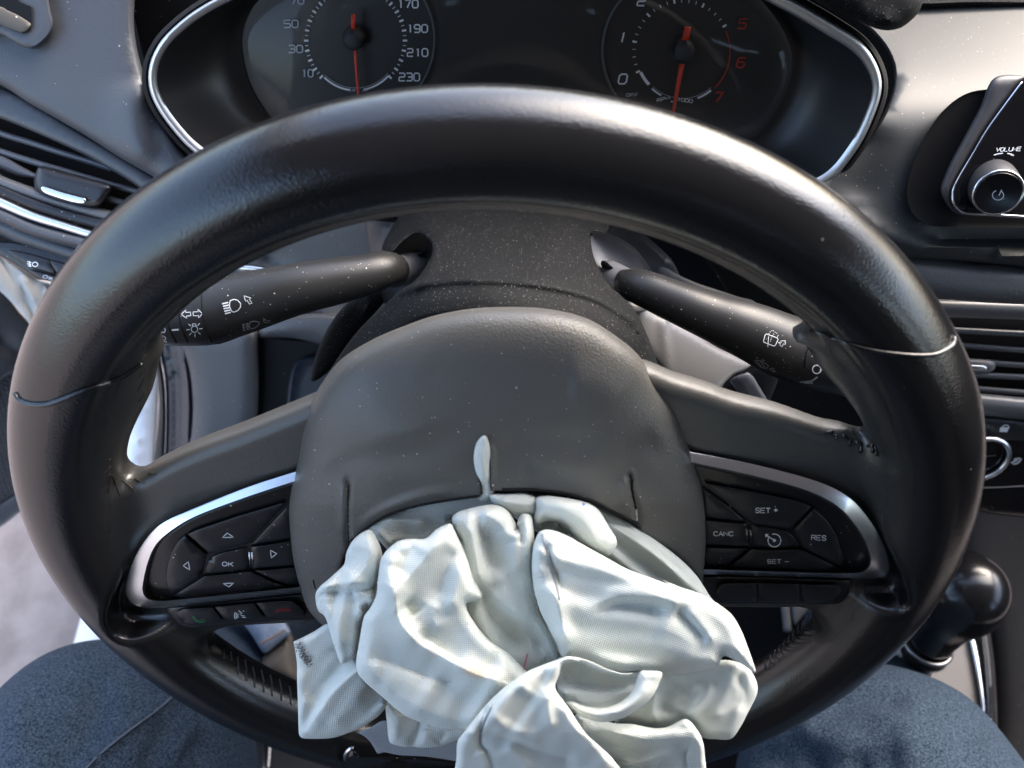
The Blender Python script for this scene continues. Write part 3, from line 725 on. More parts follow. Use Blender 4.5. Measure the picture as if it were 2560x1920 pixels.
V, F = ribbons([zK([(1076,705),(1080,760),(1088,835)])], 4.0, 'cover', -.01); mk('frayed_edge', V, F, 'cloth', sw, smooth=False)
# hub body behind the cover
V, F = lathe((0.0, -.035, -.052), (0.0, -.035, 0), [(0,.02),(0,.036),(.020,.040),(.026,.038),(.028,.02)], 48); mk('hub', V, F, 'black', sw)
# lower cover remnant with ring of the emblem, at the bottom edge of the picture
lowZ = .040
pl_low = patch('cover_flap', zL([(520,1680),(560,1600),(640,1500),(720,1560),(1100,1560),(1300,1570),(1560,1600),(1640,1640),(1640,1800),(500,1800)]), lowZ-.014, 'gloss', sw, bulge=.002, edge=12, thick=.006, step=12,
   strokes=[(zL([(540,1680),(640,1560),(760,1550),(1110,1590)]), .0022, 8, 8), (zL([(640,1640),(900,1610),(1110,1590)]), .0018, 6, 6)], label='broken lower flap of the airbag cover')
V, F = tube3(onplane(zL([(572,1585),(575,1545),(592,1512),(620,1490),(645,1478)]), lowZ-.009), [.0006,.0010,.0010,.0010,.0006], 10); mk('emblem_ring', V, F, 'chrome', sw)

def lip(px, r=.0006):
    P = hit(cr(px, 6), 'cover', -.01, .0001); V, F = tube3(P, [r]*len(P), 8, step=.003); mk('torn_edge', V, F, 'black', sw)
lip([(x, y-2.5) for x, y in reversed(zJ([(1840,706),(1550,745),(1250,800),(1000,880),(800,1000),(660,1120)]))])
lip([(x, y-2.5) for x, y in zK([(16,556),(250,556),(480,580),(700,638),(900,733),(1085,826)])])
lip([(x+2.5, y) for x, y in zJ([(1944,640),(1932,600),(1928,450),(1918,280)])], .0002)
lip([(x-2.5, y) for x, y in zJ([(1862,690),(1858,590),(1826,480),(1804,350),(1822,240)])], .0002)
V, F = ribbons([zJ([(634,600),(628,700),(624,850),(626,1000),(634,1130)])], 2.4, 'cover', -.01); mk('crack', V, F, 'black', sw, smooth=False)
V, F = ribbons([zK([(1030,440),(1040,560),(1066,680),(1088,830)])], 2.2, 'cover', -.01); mk('crack', V, F, 'black', sw, smooth=False)
# ================================================================ airbag
def ZA(z0): return lambda px: z0+.028*np.clip((px[:,1]-1230)/480, 0, 1.25)+.014
def nz(seed, amp, dr):
    r = np.random.RandomState(seed); ph = r.rand(6)*6.28; d = np.array(dr, float); d /= np.linalg.norm(d); pe = np.array([-d[1], d[0]])
    def f(Q, s):
        p, q = Q@pe, Q@d
        u = p/15+1.5*np.sin(q/110+ph[0])+1.1*np.sin(p/55+q/190+ph[1]); m = np.clip(.5+.5*np.sin(p/70+ph[2]+1.2*np.sin(q/130+ph[3]))+.3*np.sin(q/80+ph[4]), 0, 1)
        return amp*m*(np.sin(u)+.55*np.sin(1.8*u+q/75+ph[5]))*np.clip(s/16, 0, 1)
    return f
AB = []
SHARP = 1
def lobe(dr, out, z, bulge, edge, strokes=(), rot=0, step=4.6, thick=.006, seed=1, wr=.0011):
    strokes = [(s[0], s[1]*(.80 if s[1] > 0 else .70), s[2]*1.25, s[3]*1.25, *s[4:]) for s in strokes]
    AB.append(patch('x', out, ZA(z), 'cloth', bulge=bulge*.78, edge=edge*.78, thick=thick, strokes=strokes, step=step, ret=True, uvrot=rot, hfn=nz(seed, wr, dr)))
# cloth behind the slit and under the torn edge (C)
lobe((0, 1), zJ([(1860,150),(1900,150),(1945,270),(1962,460),(1970,700),(1840,740),(1820,600),(1785,470),(1780,350),(1805,220)]), .0005, .004, 22, [(zJ([(1860,220),(1870,420),(1885,600)]), .0025, 9, 14)], .3, thick=.002)
lobe((1, -0.25), zJ([(820,970),(1000,840),(1250,760),(1560,700),(1860,660),(2060,640),(2060,800),(1900,900),(1590,910),(1570,990),(1340,1130),(1100,1150),(1010,1200),(930,1130),(870,1060)]), -.0065, .006, 30,
  [(zJ([(880,1000),(960,1100),(1000,1170)]), .0030, 14, 18), (zJ([(900,960),(1050,920),(1400,960)]), .0030, 12, 24), (zJ([(1050,1060),(1300,1050),(1540,960)]), -.0022, 22, 14)], .25)
# G: long band at top right under the cover
lobe((1, 0.75), zK([(-60,640),(20,585),(120,575),(250,568),(400,598),(500,612),(700,648),(900,745),(1100,862),(1300,1000),(1450,1122),(1560,1240),(1650,1380),(1700,1470),(1500,1450),(1200,1340),(900,1160),(600,980),(280,880),(100,760)]), -.007, .006, 26,
  [(zK([(700,700),(900,850),(1200,1050),(1500,1300),(1640,1420)]), .0030, 10, 20), (zK([(850,820),(1100,1030),(1400,1300)]), -.0022, 12, 14), (zK([(520,650),(640,700),(800,860),(880,980)]), .0020, 12, 12), (zK([(1000,900),(1250,1080),(1500,1300)]), .0015, 6, 6)], -.6)
# small knob piece between slit and centre
lobe((1, 0.2), zK([(-80,590),(40,580),(200,575),(290,620),(300,700),(270,760),(120,760),(0,700),(-60,650)]), .001, .006, 24, [(zK([(-30,630),(120,660),(260,680)]), .002, 14, 14)], .5)
# H: rolled fold, with the dark opening
lobe((1, 0.6), zK([(290,615),(380,600),(480,610),(640,640),(740,680),(800,740),(860,840),(915,930),(922,985),(885,1050),(840,1075),(760,1060),(680,1010),(620,960),(560,890),(470,820),(380,800),(300,820),(268,780),(285,700)]), .004, .009, 34,
  [(zK([(330,680),(500,700),(660,800),(760,940),(830,1040)]), .0025, 22, 22), (zK([(300,800),(430,790),(520,840),(580,900)]), -.003, 14, 10), (zK([(640,660),(760,800),(860,960)]), -.0015, 8, 8)], -.9)
lobe((1, 0.6), zK([(280,790),(380,780),(470,815),(540,880),(600,960),(560,980),(420,900),(300,860)]), -.004, .003, 12, [(zK([(420,850),(500,880),(540,930)]), -.003, 10, 10)], .4)
# E: centre folds
lobe((0.12, 1), zJ([(1585,905),(1640,850),(1720,822),(1900,783),(2030,795),(2110,850),(2160,930),(2190,990)]) + zK([(130,830),(160,755),(200,738),(245,760),(265,860),(272,1000),(258,1180),(300,1400)]) + zM([(620,110),(655,230),(740,370),(800,520),(700,580),(560,640),(420,660),(260,420),(140,200),(60,60)]) + zJ([(1620,1900),(1560,1500),(1590,1200),(1600,1040)]), .0065, .010, 38,
  [ (zJ([(1650,900),(1760,1040),(1800,1250),(1840,1450),(1900,1600)]), .0050, 26, 22), (zJ([(1800,860),(1960,900),(2060,1000),(2120,1150)]), .0035, 20, 26),
    (zJ([(1930,930),(1940,1100),(1990,1300),(2060,1480)]), -.0060, 20, 26), (zJ([(1880,1000),(1900,1200),(1960,1400)]), -.002, 10, 14), (zJ([(1660,1000),(1640,1250),(1680,1500)]), -.0045, 14, 20),
    (zK([(125,830),(135,930),(120,1080),(150,1250)]), .0045, 18, 16), (zK([(200,780),(215,950),(205,1150)]), .0035, 12, 10), (zK([(165,800),(172,900),(160,1000)]), -.004, 8, 8), (zM([(250,10),(300,190),(450,350),(560,500)]), -.007, 24, 26),
    (zM([(330,60),(420,160),(520,220),(640,260)]), .0035, 26, 26), (zM([(420,260),(560,360),(700,480)]), -.0045, 26, 30), (zM([(640,40),(690,180),(760,300)]), .004, 10, 12), (zM([(560,0),(600,130),(640,260)]), -.003, 14, 12)], .15, seed=3)
# B: left rolls
lobe((-0.3, 1), zJ([(650,1140),(700,1080),(760,1035),(830,1010),(880,1070),(930,1180),(940,1290),(895,1500)]) + zL([(850,30),(850,120),(842,190),(720,400),(690,640),(600,720),(538,735),(500,640),(460,520),(400,330),(338,270),(316,190),(315,120),(355,55),(420,0)]) + zJ([(500,1420),(590,1330),(610,1230)]), .0035, .009, 30,
  [ (zJ([(800,1060),(830,1200),(760,1400),(560,1560)]), .0045, 26, 20), (zJ([(700,1150),(680,1280),(600,1400)]), -.0025, 14, 14), (zL([(330,170),(400,115),(560,95),(760,85),(845,75)]), -.0050, 8, 10, 0), (zL([(340,120),(420,60),(600,30),(820,10)]), .0030, 12, 12),
    (zL([(370,160),(375,260),(400,330)]), -.0035, 7, 7), (zL([(840,185),(760,190),(710,230),(695,300)]), .0040, 10, 10, 0), (zL([(800,220),(745,230),(720,290)]), -.0035, 8, 8), (zL([(400,200),(480,400),(560,650)]), .0040, 26, 26), (zL([(600,180),(620,400),(600,640)]), .0015, 30, 20),
    (zJ([(870,1080),(920,1200),(900,1400)]), -.0025, 8, 10), (zL([(640,150),(740,120),(830,150)]), .003, 14, 10)], .5, seed=4)
# bottom bluish folds and flat underlay
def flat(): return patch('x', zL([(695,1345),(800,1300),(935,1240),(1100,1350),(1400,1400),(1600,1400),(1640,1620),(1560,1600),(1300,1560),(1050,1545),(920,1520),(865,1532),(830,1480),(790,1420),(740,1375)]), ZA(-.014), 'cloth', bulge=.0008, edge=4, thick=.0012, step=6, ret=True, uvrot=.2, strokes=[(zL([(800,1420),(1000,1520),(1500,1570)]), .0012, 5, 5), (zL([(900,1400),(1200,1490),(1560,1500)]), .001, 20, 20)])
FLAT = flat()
lobe((0, 1), zL([(935,1090),(1000,1090),(1130,1160),(1350,1240),(1640,1280),(1640,1400),(1560,1415),(1400,1470),(1250,1480),(1170,1470),(1110,1475),(985,1445),(960,1400),(945,1280)]), -.010, .007, 24,
  [(zL([(1240,1270),(1215,1370),(1170,1475)]), -.0050, 8, 12, 0), (zL([(1480,1320),(1440,1390),(1380,1460)]), -.0040, 8, 10), (zL([(1010,1150),(1060,1300),(1010,1430)]), .0035, 16, 16), (zL([(1300,1300),(1290,1400),(1240,1470)]), .003, 16, 14), (zL([(1080,1250),(1070,1350),(1040,1440)]), -.003, 10, 10)], .1, seed=5)
# A: left corner flap
lobe((1, -0.9), zL([(120,545),(120,545),(290,460),(420,385),(520,420),(640,600),(760,840),(860,960),(942,1085),(942,1110),(860,1210),(700,1310),(600,1350),(480,1390),(340,1402),(200,1396),(172,1370),(165,1330),(158,1100),(150,850),(148,720)]), .0005, .006, 24,
  [(zL([(200,1385),(240,1330),(330,1190),(440,1020),(560,900),(700,790),(800,740)]), .0085, 14, 34, 2), (zL([(230,1100),(330,960),(440,830),(560,720)]), -.0050, 24, 20), (zL([(170,1300),(165,1000),(160,750)]), .0035, 14, 22), (zL([(470,560),(520,700),(560,800)]), -.004, 18, 14),
   (zL([(760,920),(840,1000),(920,1090)]), -.0045, 16, 20), (zL([(420,1300),(600,1150),(800,1080)]), .0028, 30, 30)], -.1, seed=6)
# D: big centre-left mass
lobe((-0.5, 1), zJ([(1000,1185),(1100,1112),(1220,1095),(1340,1092),(1440,1010),(1500,975),(1570,955),(1600,1000),(1640,1080),(1720,1250),(1780,1450),(1860,1640)]) + zM([(170,160),(240,300),(330,400),(450,480),(540,570),(590,640),(520,760),(400,820),(300,930),(230,1000),(180,1060)]) +
  zL([(1640,1325),(1500,1315),(1350,1290),(1130,1212),(1040,1150),(950,1075),(850,985),(770,920),(700,845),(676,780),(674,700),(690,600),(700,540),(740,330),(800,240),(850,130),(860,0)]) + zJ([(900,1500),(925,1300),(955,1240)]), .012, .012, 44,
  [ (zJ([(1560,1000),(1420,1180),(1250,1380),(1080,1560),(1000,1700)]) , .0050, 26, 30), (zL([(1010,140),(1030,260),(1080,400),(1180,520),(1300,600),(1450,680),(1600,770),(1780,850),(1900,880)]), .0085, 24, 30, 0),
    (zL([(1200,430),(1320,540),(1480,640),(1660,740)]), -.0065, 22, 30), (zL([(1080,190),(1140,250),(1200,330)]), -.0055, 22, 26), (zL([(700,690),(900,700),(1150,790),(1350,870),(1550,905),(1700,880)]), -.0055, 24, 22),
    (zL([(700,780),(900,760),(1200,860),(1500,950)]), .0030, 24, 34), (zJ([(1640,1150),(1560,1300),(1500,1500),(1440,1700)]), -.0045, 22, 22), (zJ([(1700,1250),(1640,1400),(1600,1600),(1560,1800)]), .0050, 26, 26),
    (zJ([(1050,1200),(1000,1400),(930,1600)]), .0045, 26, 24), (zJ([(1300,1130),(1150,1260),(1050,1450)]), -.0045, 22, 22), (zL([(1650,80),(1680,250),(1780,420),(1950,560),(2100,650)]), .0050, 30, 24), 
    (zL([(1000,1000),(1300,1130),(1600,1200)]), .002, 60, 60), (zL([(1400,180),(1350,330),(1420,470)]), .003, 26, 26)], .05, seed=7)
# F2: behind right
lobe((-0.35, 1), zM([(1200,560),(1500,560),(1850,520),(1990,560),(2055,650),(2062,740),(2000,870),(1955,955),(1895,1032),(1800,1036),(1700,1020),(1600,930),(1500,955),(1380,965),(1250,935),(1140,930),(1180,800),(1260,680)]), .006, .008, 34,
  [(zM([(1440,620),(1400,720),(1390,850),(1430,950)]), .0050, 18, 14), (zM([(1600,620),(1480,760),(1440,900)]), -.0055, 22, 22), (zM([(1760,640),(1740,740),(1660,830),(1560,900)]), .0050, 12, 22), (zM([(1880,560),(1940,640),(1990,760),(1960,880)]), -.0035, 24, 24), (zM([(1850,640),(1930,720),(1860,860),(1720,880)]), .003, 18, 18),
   (zM([(1660,660),(1620,760),(1540,850)]), -.0025, 12, 12), (zM([(1500,660),(1540,760),(1500,860)]), .002, 20, 14)], .9, seed=8)
# F: big right lobe
lobe((1, 0.45), zK([(262,1010),(285,930),(320,878),(400,868),(520,910),(620,965),(800,1065),(1000,1175),(1200,1250),(1330,1296)]) + zM([(1450,0),(1560,45),(1700,92),(1830,170),(1905,235),(1960,330),(2000,430),(2035,530),(2050,600),(1960,545),(1850,495),(1800,560),(1640,600),(1500,605),(1400,600),(1300,590),(1180,600),(1040,560),(940,515),(870,505),(800,510),(760,420),(700,300),(650,200),(610,60)]) + zK([(262,1300),(250,1150)]), .0125, .013, 46,
  [ (zK([(330,900),(360,1000),(420,1130),(470,1300),(500,1420)]), -.0040, 12, 12), (zK([(380,900),(420,1050),(480,1200)]), .0035, 16, 26), (zK([(290,960),(300,1100),(290,1250)]), .003, 14, 14), (zK([(620,1000),(900,1150),(1200,1290),(1360,1340)]), .0030, 20, 30),
    (zM([(940,190),(1080,130),(1200,100),(1350,110),(1500,130),(1640,190)]), .0065, 20, 30), (zM([(960,260),(1080,190),(1220,160),(1400,175),(1540,185)]), -.0065, 22, 22), (zM([(1520,170),(1620,270),(1700,360),(1760,420)]), -.0055, 14, 18), (zM([(1580,160),(1700,300),(1800,430)]), .0035, 16, 22),
    (zM([(700,0),(760,140),(800,300),(830,450)]), .0065, 18, 20), (zM([(650,60),(720,220),(770,360)]), -.0035, 14, 14), 
(zM([(1400,300),(1550,360),(1700,450)]), .002, 50, 50)], -.35, seed=9)
# K2: bottom right layers
lobe((1, 0.1), zM([(880,880),(1000,900),(1140,932),(1250,936),(1380,962),(1480,955),(1600,905),(1680,985),(1712,1060),(1722,1140),(1728,1300),(1640,1480),(1350,1560),(1000,1500),(900,1300),(900,1100)]), .014, .009, 26,
  [(zM([(1000,960),(1200,1010),(1400,1040),(1600,1020),(1690,1060)]), .0045, 14, 20), (zM([(960,1010),(1150,1080),(1320,1100),(1500,1080),(1660,1050)]), -.0055, 14, 22), (zM([(1130,1180),(1300,1190),(1480,1120),(1600,1080)]), .0050, 14, 14), (zM([(1400,1240),(1480,1140),(1620,1070)]), -.004, 12, 12), (zM([(1640,1060),(1600,1150),(1610,1280)]), -.004, 10, 10), (zM([(960,930),(1200,960),(1420,1000)]), -.003, 12, 12), (zM([(1660,1000),(1700,1100),(1700,1250)]), .003, 10, 10)], -.2, seed=10)
# J2: pocket inside the lower front bag
lobe((1, 0.3), zM([(760,520),(860,510),(950,520),(1050,560),(1180,602),(1300,590),(1330,640),(1280,760),(1180,850),(1060,890),(950,890),(850,850),(770,740)]), .013, .004, 22,
  [(zM([(800,540),(860,640),(960,700),(1100,720),(1230,670)]), -.0085, 34, 40), (zM([(790,560),(800,640),(760,720)]), -.003, 12, 12), (zM([(830,770),(950,790),(1100,780),(1220,700)]), .0030, 14, 14)], .3, seed=11)
# lip tube curving round the pocket
lobe((-1, 0.6), zM([(1300,600),(1340,590),(1440,600),(1430,660),(1380,760),(1290,840),(1180,900),(1060,925),(950,900),(870,850),(820,800),(860,790),(950,820),(1060,830),(1160,800),(1250,720)]), .022, .007, 24, [(zM([(1380,640),(1300,760),(1180,850),(1020,870)]), .003, 16, 16)], .4, seed=12)
# I: front lower bag
lobe((-1, 0.85), zM([(420,1640),(180,1520),(95,1330),(108,1150),(115,1050),(165,980),(250,870),(330,780),(430,690),(560,600),(680,548),(760,520),(830,498),(900,505),(980,530),(1080,575),(1180,605),(1255,605),(1200,620),(1050,590),(940,545),(850,530),(800,545),(775,620),(750,700),(800,780),(850,850),(900,930),(960,1010),(1050,1090),(1120,1160),(1230,1330),(1180,1540),(820,1660)]), .024, .010, 30,
  [ (zM([(820,510),(780,560),(765,640),(745,715)]), .0030, 8, 14, 0), (zM([(740,720),(700,780),(710,880),(740,1000)]), .0045, 20, 20), (zM([(640,600),(480,740),(380,880),(300,990)]), .0045, 24, 24), (zM([(560,700),(460,830),(400,940)]), -.0025, 22, 22),
    (zM([(300,850),(280,930),(262,1000),(262,1070),(300,1110)]), -.0045, 6, 7, 0), (zM([(270,1005),(340,1000),(430,1020),(560,1090),(700,1130),(820,1160)]), -.0085, 18, 26, 0), (zM([(280,980),(420,980),(540,1030),(700,1080)]), .0040, 16, 12), (zM([(280,1110),(330,1190),(350,1280)]), -.004, 10, 12),
    (zM([(420,1060),(520,1160),(600,1260)]), .004, 20, 20), (zM([(240,1100),(290,1180),(300,1290)]), .003, 12, 12), (zM([(700,560),(620,640),(560,720)]), -.002, 16, 16), (zM([(760,760),(840,880),(960,1030),(1080,1150)]), .0045, 14, 16)], .75, seed=13)
SHARP = 0
V, F, U = join(AB)
ab = mk('airbag', V, F, 'cloth', None, uv=U, keep='airbag', autos=75)
tag(ab, 'deflated crumpled white nylon airbag spilling out of the steering wheel hub', 'airbag')
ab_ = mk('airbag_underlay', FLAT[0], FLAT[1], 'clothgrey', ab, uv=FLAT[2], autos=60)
def blob(px, n, m, nm, seed, r=(1.5, 4)):
    rs = np.random.RandomState(seed); parts = []
    lines = []
    for i in range(n):
        t = rs.rand(); c = np.array(px[0])*(1-t)+np.array(px[1])*t+rs.normal(0, 1, 2)*px[2]
        k = rs.uniform(*r); a = rs.rand()*3.14; lines.append({'w': k, 'p': [tuple(c-k*np.array([math.cos(a), math.sin(a)])), tuple(c+k*np.array([math.cos(a), math.sin(a)]))]})
    V, F = ribbons(lines, 1, 'airbag', -.01, lift=.00035); return mk(nm, V, F, m, ab, smooth=False, kind='stuff')
MT['soot'] = mat('soot', (.10,.09,.085), .9)
blob((zL([(150,560)])[0], zL([(270,740)])[0], (6, 7)), 130, 'soot', 'soot_stain', 3, (.8, 2.6))
V, F = ribbons([zM([(570,480),(560,520),(548,560),(540,590)])], 4, 'airbag', -.01, lift=.0004); mk('thread_mark', V, F, 'pink', ab, smooth=False)
for q in ([(535,610),(545,632)], [(690,645),(668,660),(655,672)]):
    V, F = ribbons([zK(q)], 6, 'airbag', -.01, lift=.0004); mk('ink_mark', V, F, 'blue', ab, smooth=False)
def hem(pts, r=.0005):
    P = hit(cr(pts, 6), 'airbag', 0.0, .0002); V, F = tube3(P, [r]*len(P), 6, step=.002); return mk('hem_stitching', V, F, 'clothgrey', ab)
hem(zM([(345,815),(315,870),(275,950),(262,990)])); hem(zK([(335,905),(372,1030),(405,1150),(440,1290),(470,1420)]))

def stain_shade(px, r, col, amt):
    m = MT['cloth']; n = m.node_tree; N = n.nodes; L = n.links; b = N['Principled BSDF']
    P = world(hit([px], 'airbag', 0.0))[0]-np.array(ab.location)
    tc = N.new('ShaderNodeTexCoord'); no = N.new('ShaderNodeTexNoise'); no.inputs['Scale'].default_value = 90; L.new(tc.outputs['Object'], no.inputs['Vector'])
    ds = N.new('ShaderNodeVectorMath'); ds.operation = 'DISTANCE'; ds.inputs[1].default_value = P.tolist(); L.new(tc.outputs['Object'], ds.inputs[0])
    ad = N.new('ShaderNodeMath'); ad.operation = 'MULTIPLY_ADD'; L.new(no.outputs[0], ad.inputs[0]); ad.inputs[1].default_value = r; L.new(ds.outputs['Value'], ad.inputs[2])
    mr = N.new('ShaderNodeMapRange'); mr.inputs[1].default_value = r*.5; mr.inputs[2].default_value = r*1.4; mr.inputs[3].default_value = amt; mr.inputs[4].default_value = 0; L.new(ad.outputs[0], mr.inputs[0])
    x = N.new('ShaderNodeMix'); x.data_type = 'RGBA'; L.new(mr.outputs[0], x.inputs[0]); L.new(b.inputs['Base Color'].links[0].from_socket, x.inputs[6]); x.inputs[7].default_value = (*col, 1); L.new(x.outputs[2], b.inputs['Base Color'])
stain_shade(zL([(1690,800)])[0], .0065, (.60,.42,.26), .55); stain_shade(zL([(1760,840)])[0], .006, (.60,.44,.28), .4); stain_shade(zK([(500,820)])[0], .004, (.16,.13,.11), .5)  # third one paints the dark of the rolled fold's opening into the cloth
stain_shade(zL([(175,580)])[0], .0045, (.12,.11,.10), .7); stain_shade(zL([(240,680)])[0], .004, (.12,.11,.10), .6)
# ================================================================ steering column and stalks
col = thing('steering_column', (0, .03, -.12), 'dusty black steering column shroud behind the wheel hub', 'steering column')
RIDGE = cr(zF([(-400,1800),(-100,1350),(100,1080),(240,930),(330,810),(420,730),(560,650),(720,605),(900,588),(1100,585),(1300,598),(1500,618),(1750,680),(1900,750),(2050,850),(2150,980),(2300,1250),(2500,1700)]), 7)
def ZS1(px):
    R, I, T = pdist(px, RIDGE[:-1], RIDGE[1:]); d = RIDGE[1:]-RIDGE[:-1]
    c = d[I,0]*(px[:,1]-RIDGE[I,1])-d[I,1]*(px[:,0]-RIDGE[I,0]); s = np.where(c > 0, R, -R)      # > 0 below the ridge
    up = np.log1p(np.exp(np.clip(-s/9, -30, 30)))*9                                                # smooth max(-s, 0)
    return -.050+.00012*np.clip(s, 0, 75)+.00002*np.maximum(s-75, 0)-.00038*up
dome_c = zF([(560,-60),(380,300),(300,700),(100,1050),(-100,1350),(-100,2300),(2500,2300),(2420,1500),(2250,1000),(2120,650),(1960,250),(1800,-60)])
shroud = zF([(640,20),(560,110),(480,220),(415,340),(405,400),(405,400),(470,400),(540,330),(640,270),(730,330),(735,420),(690,500),(620,590),(530,650),(430,740),(340,820),(262,900),(180,1000),(60,1180),(-30,1340),(-60,1560),(0,2000),(2300,2000),(2330,1560),(2290,1330),(2240,1180),(2200,1060),(2130,890),(2060,760),(1990,690),(1990,690),(1900,610),(1850,530),(1800,420),(1782,290),(1800,285),(1850,290),(1900,250),(1880,150),(1780,40)])
cs = [(zF([(240,930),(330,810),(420,730),(560,650),(720,605),(900,588),(1100,585),(1300,598),(1500,618),(1750,680),(1900,750),(2050,850),(2150,980)]), .0012, 10, 8, 0),
      (zF([(330,820),(560,690),(800,630),(1100,622),(1400,645),(1800,740),(2050,900)]), -.0020, 14, 26, 0), (zF([(700,300),(760,420),(700,560),(560,700)]), .0015, 12, 20), (zF([(1780,290),(1810,430),(1880,580),(2000,700)]), .0020, 14, 12)]
patch('shroud', shroud, ZS1, 'column', col, bulge=.003, edge=14, thick=.012, strokes=cs, step=7.5, extra=np.vstack([RIDGE+np.array([0, o]) for o in (-14, -9, -4.5, 0, 4.5, 9)]), dome=(dome_c, 420, .022), keep='shroud')
# hollows round the stalk roots
MT['socket'] = mat('lit_shroud_plastic', (.13,.13,.135), .33, dust=.02, bump=.05)  # paler than the black shroud: its bright reflections put into the base colour
nS = lambda v: np.array(v)/np.linalg.norm(v)
patch('stalk_socket', zF([(380,470),(430,380),(500,300),(600,250),(700,250),(780,320),(780,440),(720,560),(600,700),(440,760)]), (onplane([zF([(600,420)])[0]], -.088)[0], nS([-.2,.55,.8])), 'socket', col, bulge=-.005, edge=60, thick=.012, step=12)
patch('stalk_socket', zF([(1770,270),(1850,262),(1960,300),(2060,360),(2130,440),(2190,530),(2230,640),(2180,760),(2050,780),(1900,660),(1820,520),(1775,400)]), (onplane([zF([(2000,500)])[0]], -.086)[0], nS([.1,.60,.8])), 'socket', col, bulge=-.006, edge=60, thick=.012, step=10)
patch('slot', zF([(1848,470),(1852,455),(1870,450),(1900,470),(1930,500),(1920,506),(1890,500),(1860,500)]), -.086, 'black', col, bulge=.0005, edge=3, step=6)
patch('slot', zF([(640,408),(670,402),(692,385),(706,372),(708,382),(690,404),(672,416),(650,418)]), -.088, 'black', col, bulge=.0005, edge=3, step=6)
# rear collar of the shroud
patch('rear_collar', zF([(300,120),(420,60),(700,60),(1200,0),(1700,60),(1900,160),(2040,220),(2160,300),(2270,400),(2330,470),(2400,620),(2480,760),(2560,900),(2300,900),(2150,700),(1900,500),(1200,400),(700,400),(450,600),(380,560),(330,400),(300,260)]), -.155, 'padplain', col, bulge=.010, edge=60, thick=.02, step=16,
   strokes=[(zF([(400,400),(440,320),(500,230),(590,140),(700,70)]), .0050, 7, 10, 0), (zF([(1880,160),(2000,220),(2120,310),(2220,400)]), .0045, 9, 7, 0), (zG([(460,170),(540,230),(700,300),(850,340),(990,390)]), .005, 14, 14), (zG([(500,260),(600,330),(800,400),(1000,450)]), -.005, 22, 22)])
patch('side_panel', zG([(495,250),(560,280),(640,330),(780,390),(900,430),(1020,470),(1140,510),(1140,640),(900,600),(600,500),(500,380)]), -.150, 'socket', col, bulge=.004, edge=20, thick=.01, step=14)
# lower shroud half on the right, same plastic with its reflected light painted in
patch('lower_shroud', zG([(300,520),(420,540),(520,600),(620,640),(760,720),(890,800),(1000,850),(1085,890),(1112,912),(1060,950),(990,980),(930,1040),(895,1090),(820,1085),(740,1060),(640,1030),(560,1010),(500,900),(400,760)]), (onplane([zG([(700,900)])[0]], -.075)[0], np.array([.35,.62,.70])/np.linalg.norm([.35,.62,.70])), 'socket', col, bulge=.002, edge=14, thick=.012, step=12,
   strokes=[(zG([(545,560),(545,700),(560,850),(575,960)]), .0015, 8, 10, 0)])
patch('lower_shroud', zF([(150,760),(340,650),(420,640),(440,700),(340,820),(240,930),(150,1060),(60,1180),(-60,1240),(0,1000)]), -.10, 'column', col, bulge=.004, edge=16, thick=.012, step=14, strokes=[(zF([(285,840),(310,750),(340,660)]), .002, 5, 5)])
lv = thing('column_lever', onplane([(1860, 980)], -.11)[0], 'grey plastic lever sticking out below the wiper stalk', 'lever')
patch('lever_arm', zG([(1085,958),(1085,958),(1120,985),(1175,1075),(1250,1200),(1250,1200),(1100,1200),(1050,1130),(1000,1060),(972,1015),(1000,990)]), -.105, 'smooth', lv, bulge=.003, edge=10, thick=.01, step=10, strokes=[(zG([(985,1010),(1040,1090),(1080,1160)]), -.003, 5, 5, 0)])
patch('lever_base', zG([(880,1100),(940,1010),(1010,965),(1090,930),(1180,900),(1260,920),(1285,980),(1265,1060),(1230,1150),(1200,1260),(900,1260)]), -.125, 'black', lv, bulge=.008, edge=40, thick=.02, step=14)

def stalk(name, at, pts, zs, rad, label, flat=.8, cat='stalk', key='st'):
    t = thing(name, at, label, cat, 'control stalks on the steering column')
    P = [onplane([p], float(z))[0] for p, z in zip(pts, zs)]
    R = [r*np.linalg.norm(p-CAM)/FPX for r, p in zip(rad, P)]
    V, F = tube3(P, R, 40, flat=1.0); mk('stem', V, F, 'stalk', t, keep=key); return t
PS = z3([(120,800),(250,792),(400,790),(575,780),(640,772),(760,738),(900,700),(1200,622),(1500,560),(1720,515),(1830,478),(1900,492)])
t1 = stalk('turn_signal_stalk', onplane([PS[-1]], -.085)[0], PS, [-.062]*8+[-.066,-.070,-.074,-.080], [66,69,73,76.5,77,74,71,62,56,49,45,40], 'black left stalk printed with headlamp beam and turn arrow symbols', key='st1')
V, F = tube3([onplane([p], z)[0] for p, z in zip(z3([(1850,500),(1960,480),(2060,440),(2120,420)]), (-.080,-.086,-.092,-.10))], [.0068,.0066,.0062,.005], 24); mk('stalk_root', V, F, 'socket', t1)
PT = zG([(275,385),(330,392),(420,420),(560,478),(700,537),(850,598),(1000,655),(1150,715),(1300,785),(1430,828),(1520,860),(1650,905),(1800,960)])
t2 = stalk('wiper_stalk', onplane([PT[0]], -.085)[0], PT, [-.082,-.079,-.074,-.070,-.066,-.064,-.062,-.062,-.062,-.062,-.062,-.062,-.062], [34,39,45,49,53,58,65,71,76,78,76,70,62], 'black right stalk printed with rear wiper and washer symbols', key='st2')
V, F = tube3([onplane([p], z)[0] for p, z in zip(zG([(150,290),(200,330),(260,370),(330,400)]), (-.094,-.090,-.086,-.080))], [.0055,.0062,.0066,.0066], 24); mk('stalk_root', V, F, 'socket', t2)
